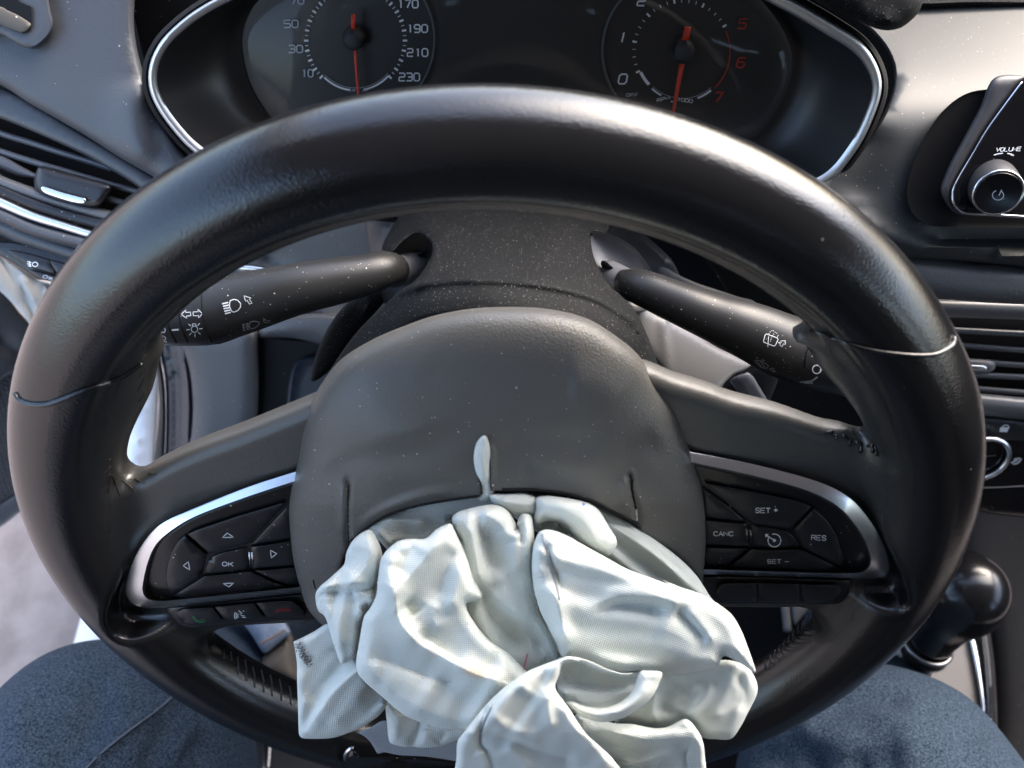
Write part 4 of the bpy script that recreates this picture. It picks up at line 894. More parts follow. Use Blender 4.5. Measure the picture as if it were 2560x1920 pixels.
def ringline(pts, key, par, r=.0004, m='black'):
    P = hit(cr(pts, 5), key, -.06, -.0001); V, F = tube3(P, [r]*len(P), 6, step=.002); mk('groove', V, F, m, par)
ringline(z3([(568,600),(566,700),(574,800),(595,900),(632,984)]), 'st1', t1); ringline(z3([(407,720),(410,800),(430,900),(468,983)]), 'st1', t1); ringline(z3([(328,830),(345,900),(388,984)]), 'st1', t1)
ringline(zG([(1485,700),(1482,780),(1465,850),(1455,930)]), 'st2', t2)
def pr(lines, key, par, nm, wd=2.2, m='print', pl=-.06):
    V, F = ribbons(lines, wd, key, pl, lift=.00025, step=4); return mk(nm, V, F, m, par, smooth=False)
hb = [z3([(757,715),(762,695),(790,686),(815,694),(834,716),(832,742),(815,764),(785,776),(770,766),(757,735),(757,715)])]
for a, b in (((706,718),(748,708)),((712,735),(752,726)),((716,752),(757,744)),((721,769),(761,761)),((726,786),(766,777))): hb.append({'w': 3.2, 'p': z3([a, b])})
pr(hb, 'st1', t1, 'headlamp_mark', 2.1)
pr([z3([(857,662),(906,678),(893,686),(914,713),(893,719),(879,693),(868,700),(857,662)])], 'st1', t1, 'arrow_mark', 1.5)
fl = [z3([(893,856),(905,842),(930,838),(955,842),(964,852),(952,872),(925,888),(905,890),(893,872),(893,856)])]
for i in range(5): fl += [{'w': 2, 'p': z3([(845+i*1.5, 862+i*10), (859+i*1.5, 860+i*10)])}, {'w': 2, 'p': z3([(870+i*1.5, 856+i*10), (887+i*1.5, 854+i*10)])}]
pr(fl, 'st1', t1, 'headlamp_mark', 1.7, 'printdim'); pr([z3([(992,835),(1000,825),(1018,836),(1038,834),(1030,848),(1005,850),(992,835)])], 'st1', t1, 'arrow_mark', 1.4, 'printdim')
pr([z3([(424,790),(454,760),(455,777),(487,775),(489,800),(459,802),(461,818),(424,790)]), z3([(569,786),(539,756),(540,772),(505,774),(507,800),(541,799),(543,816),(569,786)])], 'st1', t1, 'turn_arrow_mark', 1.8)
c = z3([(515,893)])[0]; rays_ = []
for a in range(0, 360, 45):
    if a == 90: continue
    ca, sa = math.cos(math.radians(a+4)), math.sin(math.radians(a+4)); rays_.append([(c[0]+12*ca, c[1]-12*sa), (c[0]+20*ca, c[1]-20*sa)])
pr([circle(c, 8, 16)]+rays_+[z3([(502,874),(500,857),(524,855),(526,872)])], 'st1', t1, 'lamp_mark', 1.8)
pr([{'w': 4.2, 'p': z3([(358,899),(406,896)])}], 'st1', t1, 'pointer_mark')
pr([circle(z3([(290,957)])[0], 9.5, 16, ry=6.2), circle(z3([(285,900)])[0], 10, 12, -60, 120, 8), z3([(265,905),(285,895),(280,915),(300,912)]), z3([(260,985),(300,975),(325,982)])], 'st1', t1, 'lamp_mark', 2.2)
pr([zG([(1207,712),(1278,738),(1284,748),(1266,786),(1256,791),(1192,766),(1189,757),(1200,718),(1207,712)]), zG([(1222,728),(1217,797)])], 'st2', t2, 'wiper_mark', 1.8)
dots = [zG([(x, y), (x+5, y+2)]) for x, y in ((1222,708),(1230,698),(1240,690),(1250,692),(1278,730),(1281,720),(1272,706),(1262,700),(1253,712),(1246,722),(1238,738),(1235,748),(1232,758))]
pr(dots, 'st2', t2, 'wiper_mark', 1.5); pr([zG([(1284,766),(1306,768),(1300,758),(1330,756),(1330,782),(1318,776),(1310,794),(1294,786),(1300,778),(1284,766)])], 'st2', t2, 'arrow_mark', 1.5)
pr([zG([(1130,882),(1165,885),(1205,905),(1222,920),(1208,936),(1175,930),(1150,910),(1130,882)]), zG([(1150,890),(1175,925)]), zG([(1172,893),(1198,930)]), zG([(1140,866),(1155,870)]), zG([(1175,880),(1200,885)]), zG([(1228,938),(1250,934),(1262,945),(1250,956),(1228,938)]), zG([(1250,958),(1270,955)])], 'st2', t2, 'washer_mark', 1.5, 'printdim')
pr([{'w': 4, 'p': q} for q in text('4', zG([(1522,845)])[0], 22, 14, 0, 0, -.2)], 'st2', t2, 'lettering'); pr([circle(zG([(1534,942)])[0], 10.5, 18)], 'st2', t2, 'lettering', 3)
pr([{'w': 3.4, 'p': zG([(1425,1026),(1500,1018),(1540,992)])}, {'w': 3.4, 'p': zG([(1450,1030),(1510,1030)])}], 'st2', t2, 'wedge_mark', 3, 'printdim')

# ================================================================ instrument cluster
ZD = -.176
cl = thing('instrument_cluster', onplane([(1250, 200)], ZD)[0], 'oval instrument cluster with speedometer and rev counter in a silver bezel', 'instrument cluster')
BZ = [(1080,-190),(700,-125),(520,-30),(450,5),(395,42),(345,92),(321,150),(328,210),(368,275),(430,337),(560,412),(800,462),(1080,478),(1350,468),(1600,442),(1770,403),(1848,328),(1896,228),(1903,165),(1868,98),(1795,45),(1695,-10),(1500,-100)]
BZs = [(x/.86406, y/.86406) for x, y in BZ]
LZ = [(1250,-215),(900,-150),(740,-60),(660,-10),(629,23),(608,70),(603,120),(621,205),(659,273),(690,311),(760,370),(900,440),(1250,500),(1600,470),(1790,415),(1877,361),(1927,304),(1968,228),(1980,152),(1965,90),(1915,15),(1850,-40),(1700,-120)]
def rsc(C, n):
    C = np.vstack([C, C[:1]]); s = np.concatenate([[0], np.cumsum(np.linalg.norm(np.diff(C, axis=0), axis=1))]); t = np.linspace(0, s[-1], n, endpoint=False)
    return np.stack([np.interp(t, s, C[:,0]), np.interp(t, s, C[:,1])], 1)
ZBZ = -.135
def ringband(C0, r0, Zc, zlist, offs, m, nm, par, n=200):
    """closed strip: offsets (px) inwards and Z heights"""
    T = np.roll(C0, -1, 0)-np.roll(C0, 1, 0); T /= np.linalg.norm(T, axis=1)[:, None]; nn = np.stack([-T[:,1], T[:,0]], 1)
    if ((C0+nn-C0.mean(0))**2).sum() > ((C0-C0.mean(0))**2).sum(): nn = -nn
    V = np.stack([onplane(C0+nn*(o if np.isscalar(o) else o[:, None]), z) for o, z in zip(offs, zlist)], 1); K = V.shape[1]; n = len(C0); V = V.reshape(-1, 3); F = []
    for i in range(n):
        i2 = (i+1) % n
        for j in range(K-1): F.append((i*K+j, i*K+j+1, i2*K+j+1, i2*K+j))
    f0 = F[0]; nrm = np.cross(V[f0[1]]-V[f0[0]], V[f0[2]]-V[f0[0]])
    if nrm @ (CAM-V[f0[0]]) < 0: F = [f[::-1] for f in F]
    return mk(nm, V, F, m, par, autos=60)
B0 = rsc(cr(BZs, 10, True), 240); L0 = rsc(cr(LZ, 10, True), 240)
k = np.argmin(np.linalg.norm(L0-np.array([1250,-215]), axis=1)); L0 = np.roll(L0, -k, 0); k = np.argmin(np.linalg.norm(B0-np.array([1250,-220]), axis=1)); B0 = np.roll(B0, -k, 0)
rt = np.clip((B0[:,0]-1300)/800, 0, 1)*np.clip((250-B0[:,1])/200, 0, 1)     # the ring is broader upper right
wd = 22+14*rt
ringband(B0, 0, 0, [ZBZ-.02, ZBZ-.001, ZBZ+.0018, ZBZ+.0025, ZBZ+.0024, ZBZ+.0019, ZBZ+.0008, ZBZ-.006], [-2, 0, wd*.08, wd*.25, wd*.42, wd*.7, wd, wd], 'satin', 'bezel_ring', cl)
ringband(B0, 0, 0, [ZBZ-.02, ZBZ-.003, ZBZ-.001, ZBZ-.003], [-16, -14, -6, 2], 'black', 'outer_rim', cl)
# hood cone from ring to the dial plate
V = []; K = 8
for j in range(K+1):
    u = j/K; P = onplane(B0*1.0, ZBZ-.002); 
    a = onplane(B0+(L0-B0)*0.0+ (B0.mean(0)-B0)/np.linalg.norm(B0.mean(0)-B0, axis=1)[:,None]*wd[:,None]*.8, ZBZ-.003); b = onplane(L0, ZD+.001)
    V.append(a*(1-u)+b*u-np.array([0,0,1.0])*.010*math.sin(math.pi*u)*(1))
V = np.stack(V, 1); n = len(B0); KK = K+1; V = V.reshape(-1, 3)
F = [(i*KK+j, i*KK+j+1, ((i+1)%n)*KK+j+1, ((i+1)%n)*KK+j) for i in range(n) for j in range(K)]
f0 = F[0]; nrm = np.cross(V[f0[1]]-V[f0[0]], V[f0[2]]-V[f0[0]])
if nrm @ (CAM-V[f0[0]]) < 0: F = [f[::-1] for f in F]
mk('hood', V, F, mat('satin_black_hood', (.018,.018,.019), .36, dust=.008), cl)
patch('dial_plate', LZ, ZD, 'dial', cl, bulge=.0, edge=1, thick=.004, step=30)
def dial(c, r, mk_, lo_, hi_, ntk, majr):
    th_, tn = [], []
    for i in range(ntk):
        a = math.radians(lo_+(hi_-lo_)*i/(ntk-1)); big = i % majr == 0
        p = [(c[0]+(r-(5 if big else 4))*math.cos(a), c[1]-(r-(5 if big else 4))*math.sin(a)*1.04), (c[0]+(r+(6 if big else 4))*math.cos(a), c[1]-(r+(6 if big else 4))*math.sin(a)*1.04)]
        (th_ if big else tn).append({'w': 5.0 if big else 1.8, 'p': p})
    V, F = ribbons(th_+tn, 2, None, ZD, lift=.0010); mk('tick_marks', V, F, 'print', cl, smooth=False, kind='stuff')
c1, c2 = (889, 100), (1706, 128)
dial(c1, 123, None, 226, -46, 49, 2)
dial(c2, 121, None, 204, 30, 21, 4)
def pz(lines, w_, m, nm='lettering', lift=.0010):
    V, F = ribbons(lines, w_, None, ZD, lift=lift); return mk(nm, V, F, m, cl, smooth=False)
for s, c, w_ in (('50',(600,157),15),('30',(630,322),15),('10',(706,482),12),('70',(640,3),14)): pz(text(s, zB([c])[0], 18, w_, 4.5), 3.4, 'printdim')
for s, c in (('170',(1368,26)),('190',(1430,188)),('210',(1432,346)),('230',(1378,507))): pz(text(s, zB([c])[0], 19, 14, 4.5), 3.6, 'print')
pz(text('2', zC([(800,8)])[0], 22, 18, 0, 0, .2), 4, 'print'); pz(text('1', zC([(675,246)])[0], 24, 10, 0, 0, .25), 4, 'print'); pz(text('0', zC([(677,520)])[0], 24, 20, 0, 0, .2), 4, 'print')
pz(text('OFF', zC([(738,625)])[0], 8, 8, 2.4, 0, .15), 1.7, 'printdim')
for s, c in (('5',(1465,155)),('6',(1455,412)),('7',(1305,640))): pz(text(s, zC([c])[0], 24, 19, 0, 0, .25), 4, 'printred')
pz([circle(c2, 119, 40, 24, -48, 124)], 2.6, 'printred', 'redline'); 
pz([{'w': 4.5, 'p': circle(c1, 117, 12, 228, 263, 126)}, {'w': 4.5, 'p': circle(c1, 117, 12, 280, 314, 126)}], 4, 'print', 'scale_arc'); pz([circle(c1, 112, 30, 226, 316, 120)], 1.2, 'printdim', 'scale_arc')
pz([{'w': 8, 'p': circle(c2, 116, 12, 206, 224, 120)}, {'w': 4.5, 'p': circle(c2, 116, 6, 229, 243, 124)}, {'w': 4.5, 'p': circle(c2, 116, 6, 289, 308, 124)}], 4, 'print', 'scale_arc')
pz([circle(c2, 111, 30, 228, 310, 118)], 1.2, 'printdim', 'scale_arc')
pz(text('RPM', zC([(943,652)])[0], 8, 9, 2.4, -14)+text('x', zC([(1000,668)])[0], 6, 5, 1, -5)+text('1000', zC([(1085,660)])[0], 8, 8, 2.2, 8), 1.8, 'print')
pz(text('km', zB([(1002,592)])[0], 7, 6, 2)+text('/h', zB([(1086,592)])[0], 8, 5, 2), 1.4, 'printdim')
V, F = tube3(onplane(circle((883,99), 203, 30, 62, -50), ZD+.002), [.0004]*31, 6); mk('dial_edge', V, F, 'smooth', cl)
V, F = tube3(onplane(circle((1706,128), 200, 30, 110, 222), ZD+.002), [.0006]*31, 6); mk('dial_edge', V, F, 'smooth', cl)
MT['nhub'] = mat('needle_hub_plastic', (.03,.032,.036), .6)
def needle(root, tip, tail0, tail1, w0, w1):
    V, F = tube3(onplane([root, tip], ZD+.006), [w0, w1], 8, flat=.6); a = mk('needle', V, F, 'needle', cl)
    V, F = tube3(onplane([tail0, tail1], ZD+.007), [w0*1.35, w0*1.1], 8, flat=.6); mk('needle_tail', V, F, 'needle', a)
needle(zB([(1020,320)])[0], zB([(1052,760)])[0], zB([(1010,190)])[0], zB([(1010,95)])[0], .0009, .0004)
needle(zC([(1066,420)])[0], zC([(992,830)])[0], zC([(1092,262)])[0], zC([(1104,178)])[0], .0013, .0006)
for cc in (zB([(1012,250)])[0], zC([(1075,330)])[0]):
    p = onplane([cc], ZD+.003)[0]; V, F = lathe(p-np.array([0,0,.004]), p+np.array([0,0,.01]), [(0,.0050),(.006,.0050),(.0085,.0044),(.0092,.002)], 32); mk('needle_hub', V, F, MT['nhub'], cl)
g = bpy.data.materials.new('cluster_glass'); g.use_nodes = True; gn = g.node_tree; gn.nodes.clear()
o_ = gn.nodes.new('ShaderNodeOutputMaterial'); mx = gn.nodes.new('ShaderNodeMixShader'); tr = gn.nodes.new('ShaderNodeBsdfTransparent'); gl = gn.nodes.new('ShaderNodeBsdfGlossy'); gl.inputs['Roughness'].default_value = .03
fr = gn.nodes.new('ShaderNodeFresnel'); fr.inputs[0].default_value = 1.27; gn.links.new(fr.outputs[0], mx.inputs[0]); gn.links.new(tr.outputs[0], mx.inputs[1]); gn.links.new(gl.outputs[0], mx.inputs[2]); gn.links.new(mx.outputs[0], o_.inputs[0])
patch('lens', LZ, ZD+.010, g, cl, bulge=.004, edge=260, thick=-.0005, step=30, open_back=True)

# ================================================================ dashboard
da = thing('dashboard', onplane([(1280, 700)], -.30)[0], 'dark grey grained dashboard behind the steering wheel', 'dashboard')
plL = plane_at((200, 200), -.165, (-.10, .42, .90))
patch('pad', [(-160,-140),(-160,200),(-20,205)]+zA([(200,675),(520,858),(760,1010),(1000,1150),(1180,1260)])+[(520,545),(600,600),(680,600),(620,520),(520,440),(460,380)]+zA([(1000,700),(930,480),(885,300),(868,150),(872,0),(880,-340)]), plL, 'pad', da, bulge=.008, edge=26, thick=.012, step=22,
   strokes=[(zA([(1000,1100),(900,800),(900,500)]), .006, 60, 60), (zA([(1050,1050),(1000,850),(960,560)]), -.004, 30, 30)], label='grained leather-look pad left of the cluster')
patch('cluster_recess', [(300,-160),(340,60),(380,220),(430,340),(560,480),(520,60),(700,-160)], -.200, 'black', da, bulge=0, edge=1, step=40)
patch('lower_trim', [(-160,175)]+zA([(0,562),(260,700),(520,858),(760,1000),(1050,1180),(1200,1290),(1000,1280),(950,1250),(850,1180),(700,1090),(560,1010),(300,890),(0,765),(-400,620)]), (plL[0]-plL[1]*.005, plL[1]), 'padplain', da, bulge=.004, edge=12, thick=.01, step=16)
# defroster outlet, top left
dv = patch('defroster_outlet', z4 and [(-120,-120),(-120,82)]+zr(0,0,5.53)([(0,480),(150,560),(330,655),(420,672),(520,640),(640,540),(715,430),(735,310),(700,150),(660,-100),(640,-700)]), (plL[0]+plL[1]*.0085, plL[1]), 'padplain', da, bulge=.004, edge=10, thick=.006, step=14,
   strokes=[])
patch('outlet_cavity', [(-120,-120)]+[(-120,60)]+zr(0,0,5.53)([(0,350),(150,410),(300,460),(380,440),(430,380),(432,100),(415,85),(300,40),(240,0),(100,-200)]), (plL[0]+plL[1]*.0128, plL[1]), 'black', dv, bulge=0, edge=1, thick=.001, step=20)
patch('outlet_floor', [(-120,30)]+zr(0,0,5.53)([(0,90),(100,140),(250,210),(420,320),(430,345),(370,430),(300,455),(150,405),(0,345),(-300,200)]), (plL[0]+plL[1]*.0131, plL[1]), mat('dusty_outlet', (.09,.08,.065), .7, dust=.10), dv, bulge=.001, edge=20, thick=.001, step=14)
patch('backing', [(-600,-1100),(2900,-1100),(2900,560),(2300,700),(1300,520),(700,520),(300,760),(-60,600),(-500,560)], -.30, 'black', da, bulge=0, edge=1, step=80, thick=.01)  # added black slab, blocks sky showing through gaps behind the dash
# driver's air vent
plV = (plL[0]-plL[1]*.004, plL[1])
av = thing('air_vent', onplane([(150, 480)], plV)[0], 'left dashboard air vent with dark slats and silver-tipped tab', 'air vent', 'dashboard air vents')
patch('vent_cavity', [(-160,190)]+zA([(0,740),(300,880),(560,1000),(700,1080),(950,1240),(1000,1400),(800,1560),(600,1500),(300,1380),(0,1250),(-400,1100)]), (plL[0]-plL[1]*.022, plL[1]), 'black', av, bulge=0, edge=1, thick=.003, step=30)
def strip(nm, pts, hw, lift, m, par, h=.003, thick=.010, base=plL): return band(nm, pts, hw, (base[0]+base[1]*lift, base[1]), m, par, h=h, thick=thick)
MT['slat'] = mat('vent_slat_plastic', (.10,.105,.115), .38, bump=.1)
for pts, w_ in ((zA([(-300,740),(0,862),(200,925),(400,990),(560,1040),(720,1092)]), 8), (zA([(-300,870),(0,980),(250,1060),(450,1118),(700,1190),(960,1258)]), 8), (zA([(640,1268),(740,1300),(900,1345)]), 9), (zA([(560,1340),(680,1375),(840,1412)]), 8)): strip('slat', pts, w_, -.010, 'slat', av)
strip('vane', zA([(-300,960),(0,1050),(120,1105),(225,1140)]), [16,16,13,6], -.009, 'smooth', av)
strip('slat', zA([(-260,1020),(-60,1110),(20,1160),(100,1215),(220,1245)]), 6, -.008, 'slat', av)
tb = patch('tab', zA([(262,1078),(400,1110),(560,1150),(720,1200),(700,1265),(650,1330),(590,1345),(420,1322),(300,1282),(235,1235),(218,1170),(228,1130)]), (plL[0]-plL[1]*.001, plL[1]), 'button', av, bulge=.005, edge=22, thick=.012, step=8)
patch('tab_insert', zA([(264,1215),(275,1208),(300,1212),(400,1245),(500,1272),(545,1284),(560,1298),(545,1318),(480,1312),(400,1290),(300,1256),(272,1236)]), (plL[0]+plL[1]*.0050, plL[1]), 'chrome', tb, bulge=.0006, edge=4, thick=.001, step=5)
strip('frame_roll', zA([(-300,1040),(0,1175),(200,1250),(450,1330),(700,1402),(900,1450)]), 15, -.004, 'smooth', av, h=.006)
strip('frame_roll', zA([(-300,1110),(0,1235),(200,1320),(450,1400),(700,1465),(900,1520)]), 16, -.002, 'button', av, h=.004)
strip('chrome_strip', zA([(-300,1180),(0,1312),(200,1398),(400,1462),(640,1535),(900,1600)])+[(480,650),(600,668),(655,674),(760,700)], [13,13,12,11,11,11,11,10,9,8], .003, 'chrome', da, h=.003)
strip('dash_roll', zA([(-300,1260),(0,1390),(200,1480),(400,1540),(600,1590),(900,1680)]), [18,18,18,18,17,16], -.001, 'padplain', da, h=.008)
strip('dash_roll', zA([(-300,1340),(0,1460),(150,1530),(350,1600),(600,1680),(900,1780)]), [24]*6, -.006, 'padplain', da, h=.008)
# lighting switches left of the wheel
plS = (plL[0]-plL[1]*.004, plL[1])
swp = thing('switch_panel', onplane([(100, 660)], plS)[0], 'dark panel with fog lamp switches beside the door', 'switch panel')
swb = patch('panel', [(-120,560)]+zE([(0,105),(100,112),(250,150),(400,190),(560,230),(560,420),(470,400),(380,375),(300,350),(215,335),(160,298),(60,235),(0,200),(-300,60)]), plS, 'button', swp, bulge=.003, edge=10, thick=.01, step=14, keep='swb')
for q in ([(52,162),(140,175),(300,222),(318,262),(340,305),(250,285),(180,262),(120,225),(70,190)], [(305,225),(400,245),(520,275),(520,380),(440,345),(370,322),(345,300)], [(185,285),(260,300),(330,318),(375,345),(330,352),(250,335)], ):
    patch('switch', zE(q), (plS[0]+plS[1]*.0035, plS[1]), 'button', swp, bulge=.0012, edge=6, thick=.003, step=10)
V, F = ribbons([circle(zE([(215,248)])[0], 7, 12, ry=5.5), zE([(168,230),(192,238)]), zE([(166,243),(190,250)]), zE([(172,255),(192,262)]), zE([(180,228),(186,262)])], 2.4, 'swb', plS, lift=.006); mk('fog_lamp_mark', V, F, 'print', swp, smooth=False)
V, F = ribbons([circle(zE([(278,325)])[0], 6, 12, ry=3.8), zE([(298,325),(325,335)]), zE([(300,333),(330,345)]), zE([(296,340),(322,349)])], 2.0, 'swb', plS, lift=.006); mk('fog_lamp_mark', V, F, 'printdim', swp, smooth=False)
# lower dash behind the left stalk
plK = plane_at((700, 800), -.235, (-.05, .15, 1.0))
patch('knee_panel', [(500,560),(640,560),(900,520),(1000,600),(1000,900),(900,1000),(800,1080),(700,1180),(500,1240),(470,1240)]+zE([(1180,1400),(1185,1100),(1165,900),(1120,730),(1100,600)]), plK, 'pad', da, bulge=.012, edge=40, thick=.02, step=24,
   strokes=[(z3([(880,930),(900,1100),(930,1300),(930,1660)]), -.006, 26, 16, 0), (z3([(1280,760),(1400,790),(1620,800)]), .008, 18, 12), (z3([(960,360),(1060,420),(1150,445)]), -.006, 16, 10), (z3([(900,930),(1200,960),(1550,1010)]), -.006, 10, 16)])
patch('footwell_gap', z3([(880,960),(1000,960),(1550,1020),(1500,1200),(1350,1420),(1100,1500),(900,1600),(930,1300)]), (plK[0]+plK[1]*.016, plK[1]), 'black', da, bulge=0, edge=1, thick=.002, step=30)
patch('storage_lid', z3([(1150,1470),(1160,1300),(1190,1160),(1240,1100),(1320,1080),(1500,1085),(1600,1085),(1700,1300),(1500,1500),(1300,1600),(1150,1600)]), (plK[0]+plK[1]*.018, plK[1]), mat('navy_storage_lid', (.012,.017,.028), .5), da, bulge=.004, edge=14, thick=.003, step=14,
   strokes=[(z3([(1165,1470),(1175,1300),(1205,1180),(1260,1115),(1340,1100),(1520,1102)]), .0035, 7, 7, 0)])
patch('end_panel', zE([(1040,640),(1180,640),(1560,640),(1585,760),(1590,1000),(1575,1300),(1560,1500),(1150,1500),(1175,1300),(1185,1100),(1165,900),(1120,760)]), (plK[0]+plK[1]*.020, plK[1]), 'padplain', da, bulge=.010, edge=40, thick=.01, step=18)
patch('end_panel', zE([(1600,690),(1800,700),(2000,745),(2130,760),(2200,640),(2100,560),(1800,560),(1600,640)]), (plK[0]+plK[1]*.022, plK[1]), 'padplain', da, bulge=.008, edge=20, thick=.01, step=16)
# right-hand part
plR = plane_at((2300, 300), -.150, (.05, .40, .92))
patch('centre_panel', [(1700,-260),(2760,-260),(2760,700),(2560,668),(2400,652),(2245,640),(2150,600),(2050,560),(1950,500),(2090,420),(2200,300),(2235,180),(2180,80),(2050,0)], plR, 'dashr', da, bulge=.006, edge=14, thick=.01, step=24, hfn=lambda Q, s: -.00026*np.log1p(np.exp(np.clip((265-Q[:,1])/40, -30, 30)))*40,
   strokes=[([(2160,560),(2300,610),(2500,630),(2700,640)], .006, 18, 22, 0), ([(2170,300),(2150,420),(2130,520)], -.004, 60, 60), ([(2280,585),(2400,600),(2600,605)], -.004, 18, 16)])
patch('screen_bay', z4([(1500,60),(1270,98),(1180,108),(1070,138),(940,212),(800,340),(720,450),(640,575),(570,720),(520,840),(480,970),(455,1080),(448,1180),(465,1300),(510,1390),(570,1450),(660,1500),(800,1520),(1200,1525),(1660,1530),(2400,1560),(2400,60)]), (plR[0]+plR[1]*.0095, plR[1]), 'black', da, bulge=-.0015, edge=50, thick=.02, step=14)
patch('binnacle_hood', zD([(0,-300),(100,-160),(330,20),(480,90),(620,150),(700,185),(780,197),(860,180),(930,130),(975,80),(1000,20),(1010,-60),(1010,-300)]), (plR[0]+plR[1]*.035, plR[1]), 'column', da, bulge=.012, edge=50, thick=.02, step=16, strokes=[(zD([(560,60),(700,150),(860,120)]), .003, 16, 16)])
strip('top_roll', zD([(960,20),(1100,20),(1300,12),(1660,14),(2100,10)]), 14, -.055, 'column', da, base=plR, h=.01)
band('soft_strip', zH([(380,320),(560,330),(760,352),(1000,378),(1296,392),(1700,410)]), [50]*6, (plR[0]-plR[1]*.006, plR[1]), 'pad', da, h=.010)
patch('dash_top', [(2180,-300),(2800,-300),(2800,22),(2560,6),(2400,8),(2290,8),(2240,-20)], (plR[0]-plR[1]*.055, plR[1]), 'column', da, bulge=.004, edge=14, thick=.03, step=30)
# infotainment unit
MT['knobside'] = mat('knob_plastic', (.035,.035,.038), .45)
inf = thing('infotainment_unit', onplane([(2500, 350)], (plR[0]+plR[1]*.02, plR[1]))[0], 'black touchscreen unit with silver edge and round volume knob', 'touchscreen')
sn = plR[1]; plSc = (plR[0]+sn*.026, sn)
patch('side_frame', z4([(1350,-20),(1660,-40),(1640,30),(1290,500),(1000,990),(925,1150),(925,1230),(965,1325),(1060,1375),(1020,1400),(930,1370),(860,1290),(805,1190),(795,1110),(830,1010),(900,850),(1040,590),(1200,290)]), (plSc[0]-sn*.004, sn), MT['knobside'], inf, bulge=.004, edge=24, thick=.02, step=10)
scr = patch('screen', z4([(1700,-60),(1640,20),(1460,260),(1280,510),(1120,780),(995,990),(940,1100),(922,1160),(925,1235),(960,1320),(1010,1360),(1080,1380),(1350,1398),(1700,1420),(2600,1470),(2600,-60)]), plSc, 'gloss', inf, bulge=.001, edge=6, thick=.012, step=20, keep='scr')
P = onplane(cr(z4([(1640,20),(1460,260),(1280,510),(1120,780),(995,990),(935,1110),(920,1180),(930,1270),(975,1340),(1060,1378),(1350,1398),(1700,1420),(2600,1470)]), 8), plSc)
nL = len(P); V, F = tube3(P, [.0005+.0004*min(1, max(0, (i/nL-.35)/.2)) for i in range(nL)], 8, step=.003); mk('silver_edge', V, F, 'bright', inf)
kc = onplane([z4([(1328,1078)])[0]], plSc)[0]; kf = onplane([z4([(1392,1172)])[0]], (plSc[0]+sn*.0125, sn))[0]
ax = kf-kc; ax /= np.linalg.norm(ax); R_ = .0102
V, F = lathe(kc-ax*.002, kf, [(0,R_),(.004,R_),(np.linalg.norm(kf-kc)+.0005,R_*.96),(np.linalg.norm(kf-kc)+.0015,R_*.92),(np.linalg.norm(kf-kc)+.0016,.002)], 64); kb = mk('volume_knob', V, F, MT['knobside'], inf, autos=35, keep='knob')
D_ = np.linalg.norm(kf-kc)+.0015
def toru(c, a, R, r, n=64):
    u = np.cross(a, [0,1,.3]); u /= np.linalg.norm(u); v = np.cross(a, u); P = [c+R*(math.cos(t)*u+math.sin(t)*v) for t in np.linspace(0, 2*np.pi, n)]; return tube3(P, [r]*n, 10, caps=False, step=.002)
V, F = toru(kc+ax*(D_-.002), ax, R_*.90, .0006); mk('knob_ring', V, F, 'bright', kb)
V, F = lathe(kc, kc+ax, [(D_-.004,R_*.86),(D_-.0015,R_*.86),(D_-.001,R_*.83),(D_-.0008,.001)], 64); mk('knob_cap', V, F, 'gloss', kb, autos=35, keep='knobcap')
V, F = ribbons([circle(z4([(1390,1195)])[0], 14, 20, 60, -250, 12), z4([(1428,1138),(1398,1200)])], 2.4, 'knobcap', plSc); mk('power_mark', V, F, 'printdim', kb, smooth=False)
V, F = ribbons(text('VOLUME', z4([(1500,718)])[0], 9.5, 9, 1.6, -2, .35), 1.9, 'scr', plSc); mk('lettering', V, F, 'print', inf, smooth=False)
V, F = ribbons([{'w': 2.6, 'p': z4([(1345,778),(1390,765),(1442,758)])}, {'w': 2.6, 'p': z4([(1485,760),(1530,768),(1552,788)])}, {'w': 4, 'p': z4([(1520,772),(1552,780)])}], 2.5, 'scr', plSc); mk('arrow_mark', V, F, 'print', inf, smooth=False)
# centre vents
plC = plane_at((2450, 900), -.165, (0, .1, 1.0))
cv = thing('air_vent', onplane([(2450, 900)], plC)[0], 'centre dashboard air vent to the right of the wheel', 'air vent', 'dashboard air vents')
patch('vent_cavity', zH([(650,480),(1296,490),(1900,500),(1900,1300),(900,1250),(800,900)]), (plC[0]-plC[1]*.02, plC[1]), 'black', cv, bulge=0, edge=1, thick=.004, step=40)
def cst_(nm, pts, w_, lift, m='slat', h=.003, par=cv): return band(nm, zH(pts), w_, (plC[0]+plC[1]*lift, plC[1]), m, par, h=h, thick=.012)
cst_('frame_roll', [(600,535),(760,545),(1000,552),(1296,562),(1900,580)], 22, .004, 'smooth', .007)
for y0, y1 in ((688,712),(782,818),(880,915),(972,992),(1055,1092)): cst_('slat', [(640,y0-8),(830,y0),(1060,(y0+y1)/2),(1296,y1),(1900,y1+30)], 7.5, -.006)
cst_('frame_roll', [(800,1150),(980,1165),(1100,1176),(1296,1195),(1900,1240)], 27, .004, 'smooth', .009)
tb = patch('tab', zH([(760,868),(905,872),(1020,876),(1090,886),(1112,910),(1100,945),(1060,966),(930,962),(760,950)]), (plC[0]+plC[1]*.001, plC[1]), 'smooth', cv, bulge=.005, edge=16, thick=.012, step=8)
patch('tab_insert', zH([(780,908),(915,912),(1030,918),(1056,928),(1060,940),(1045,953),(930,950),(780,944)]), (plC[0]+plC[1]*.0062, plC[1]), 'chrome', tb, bulge=.0006, edge=4, thick=.001, step=5)
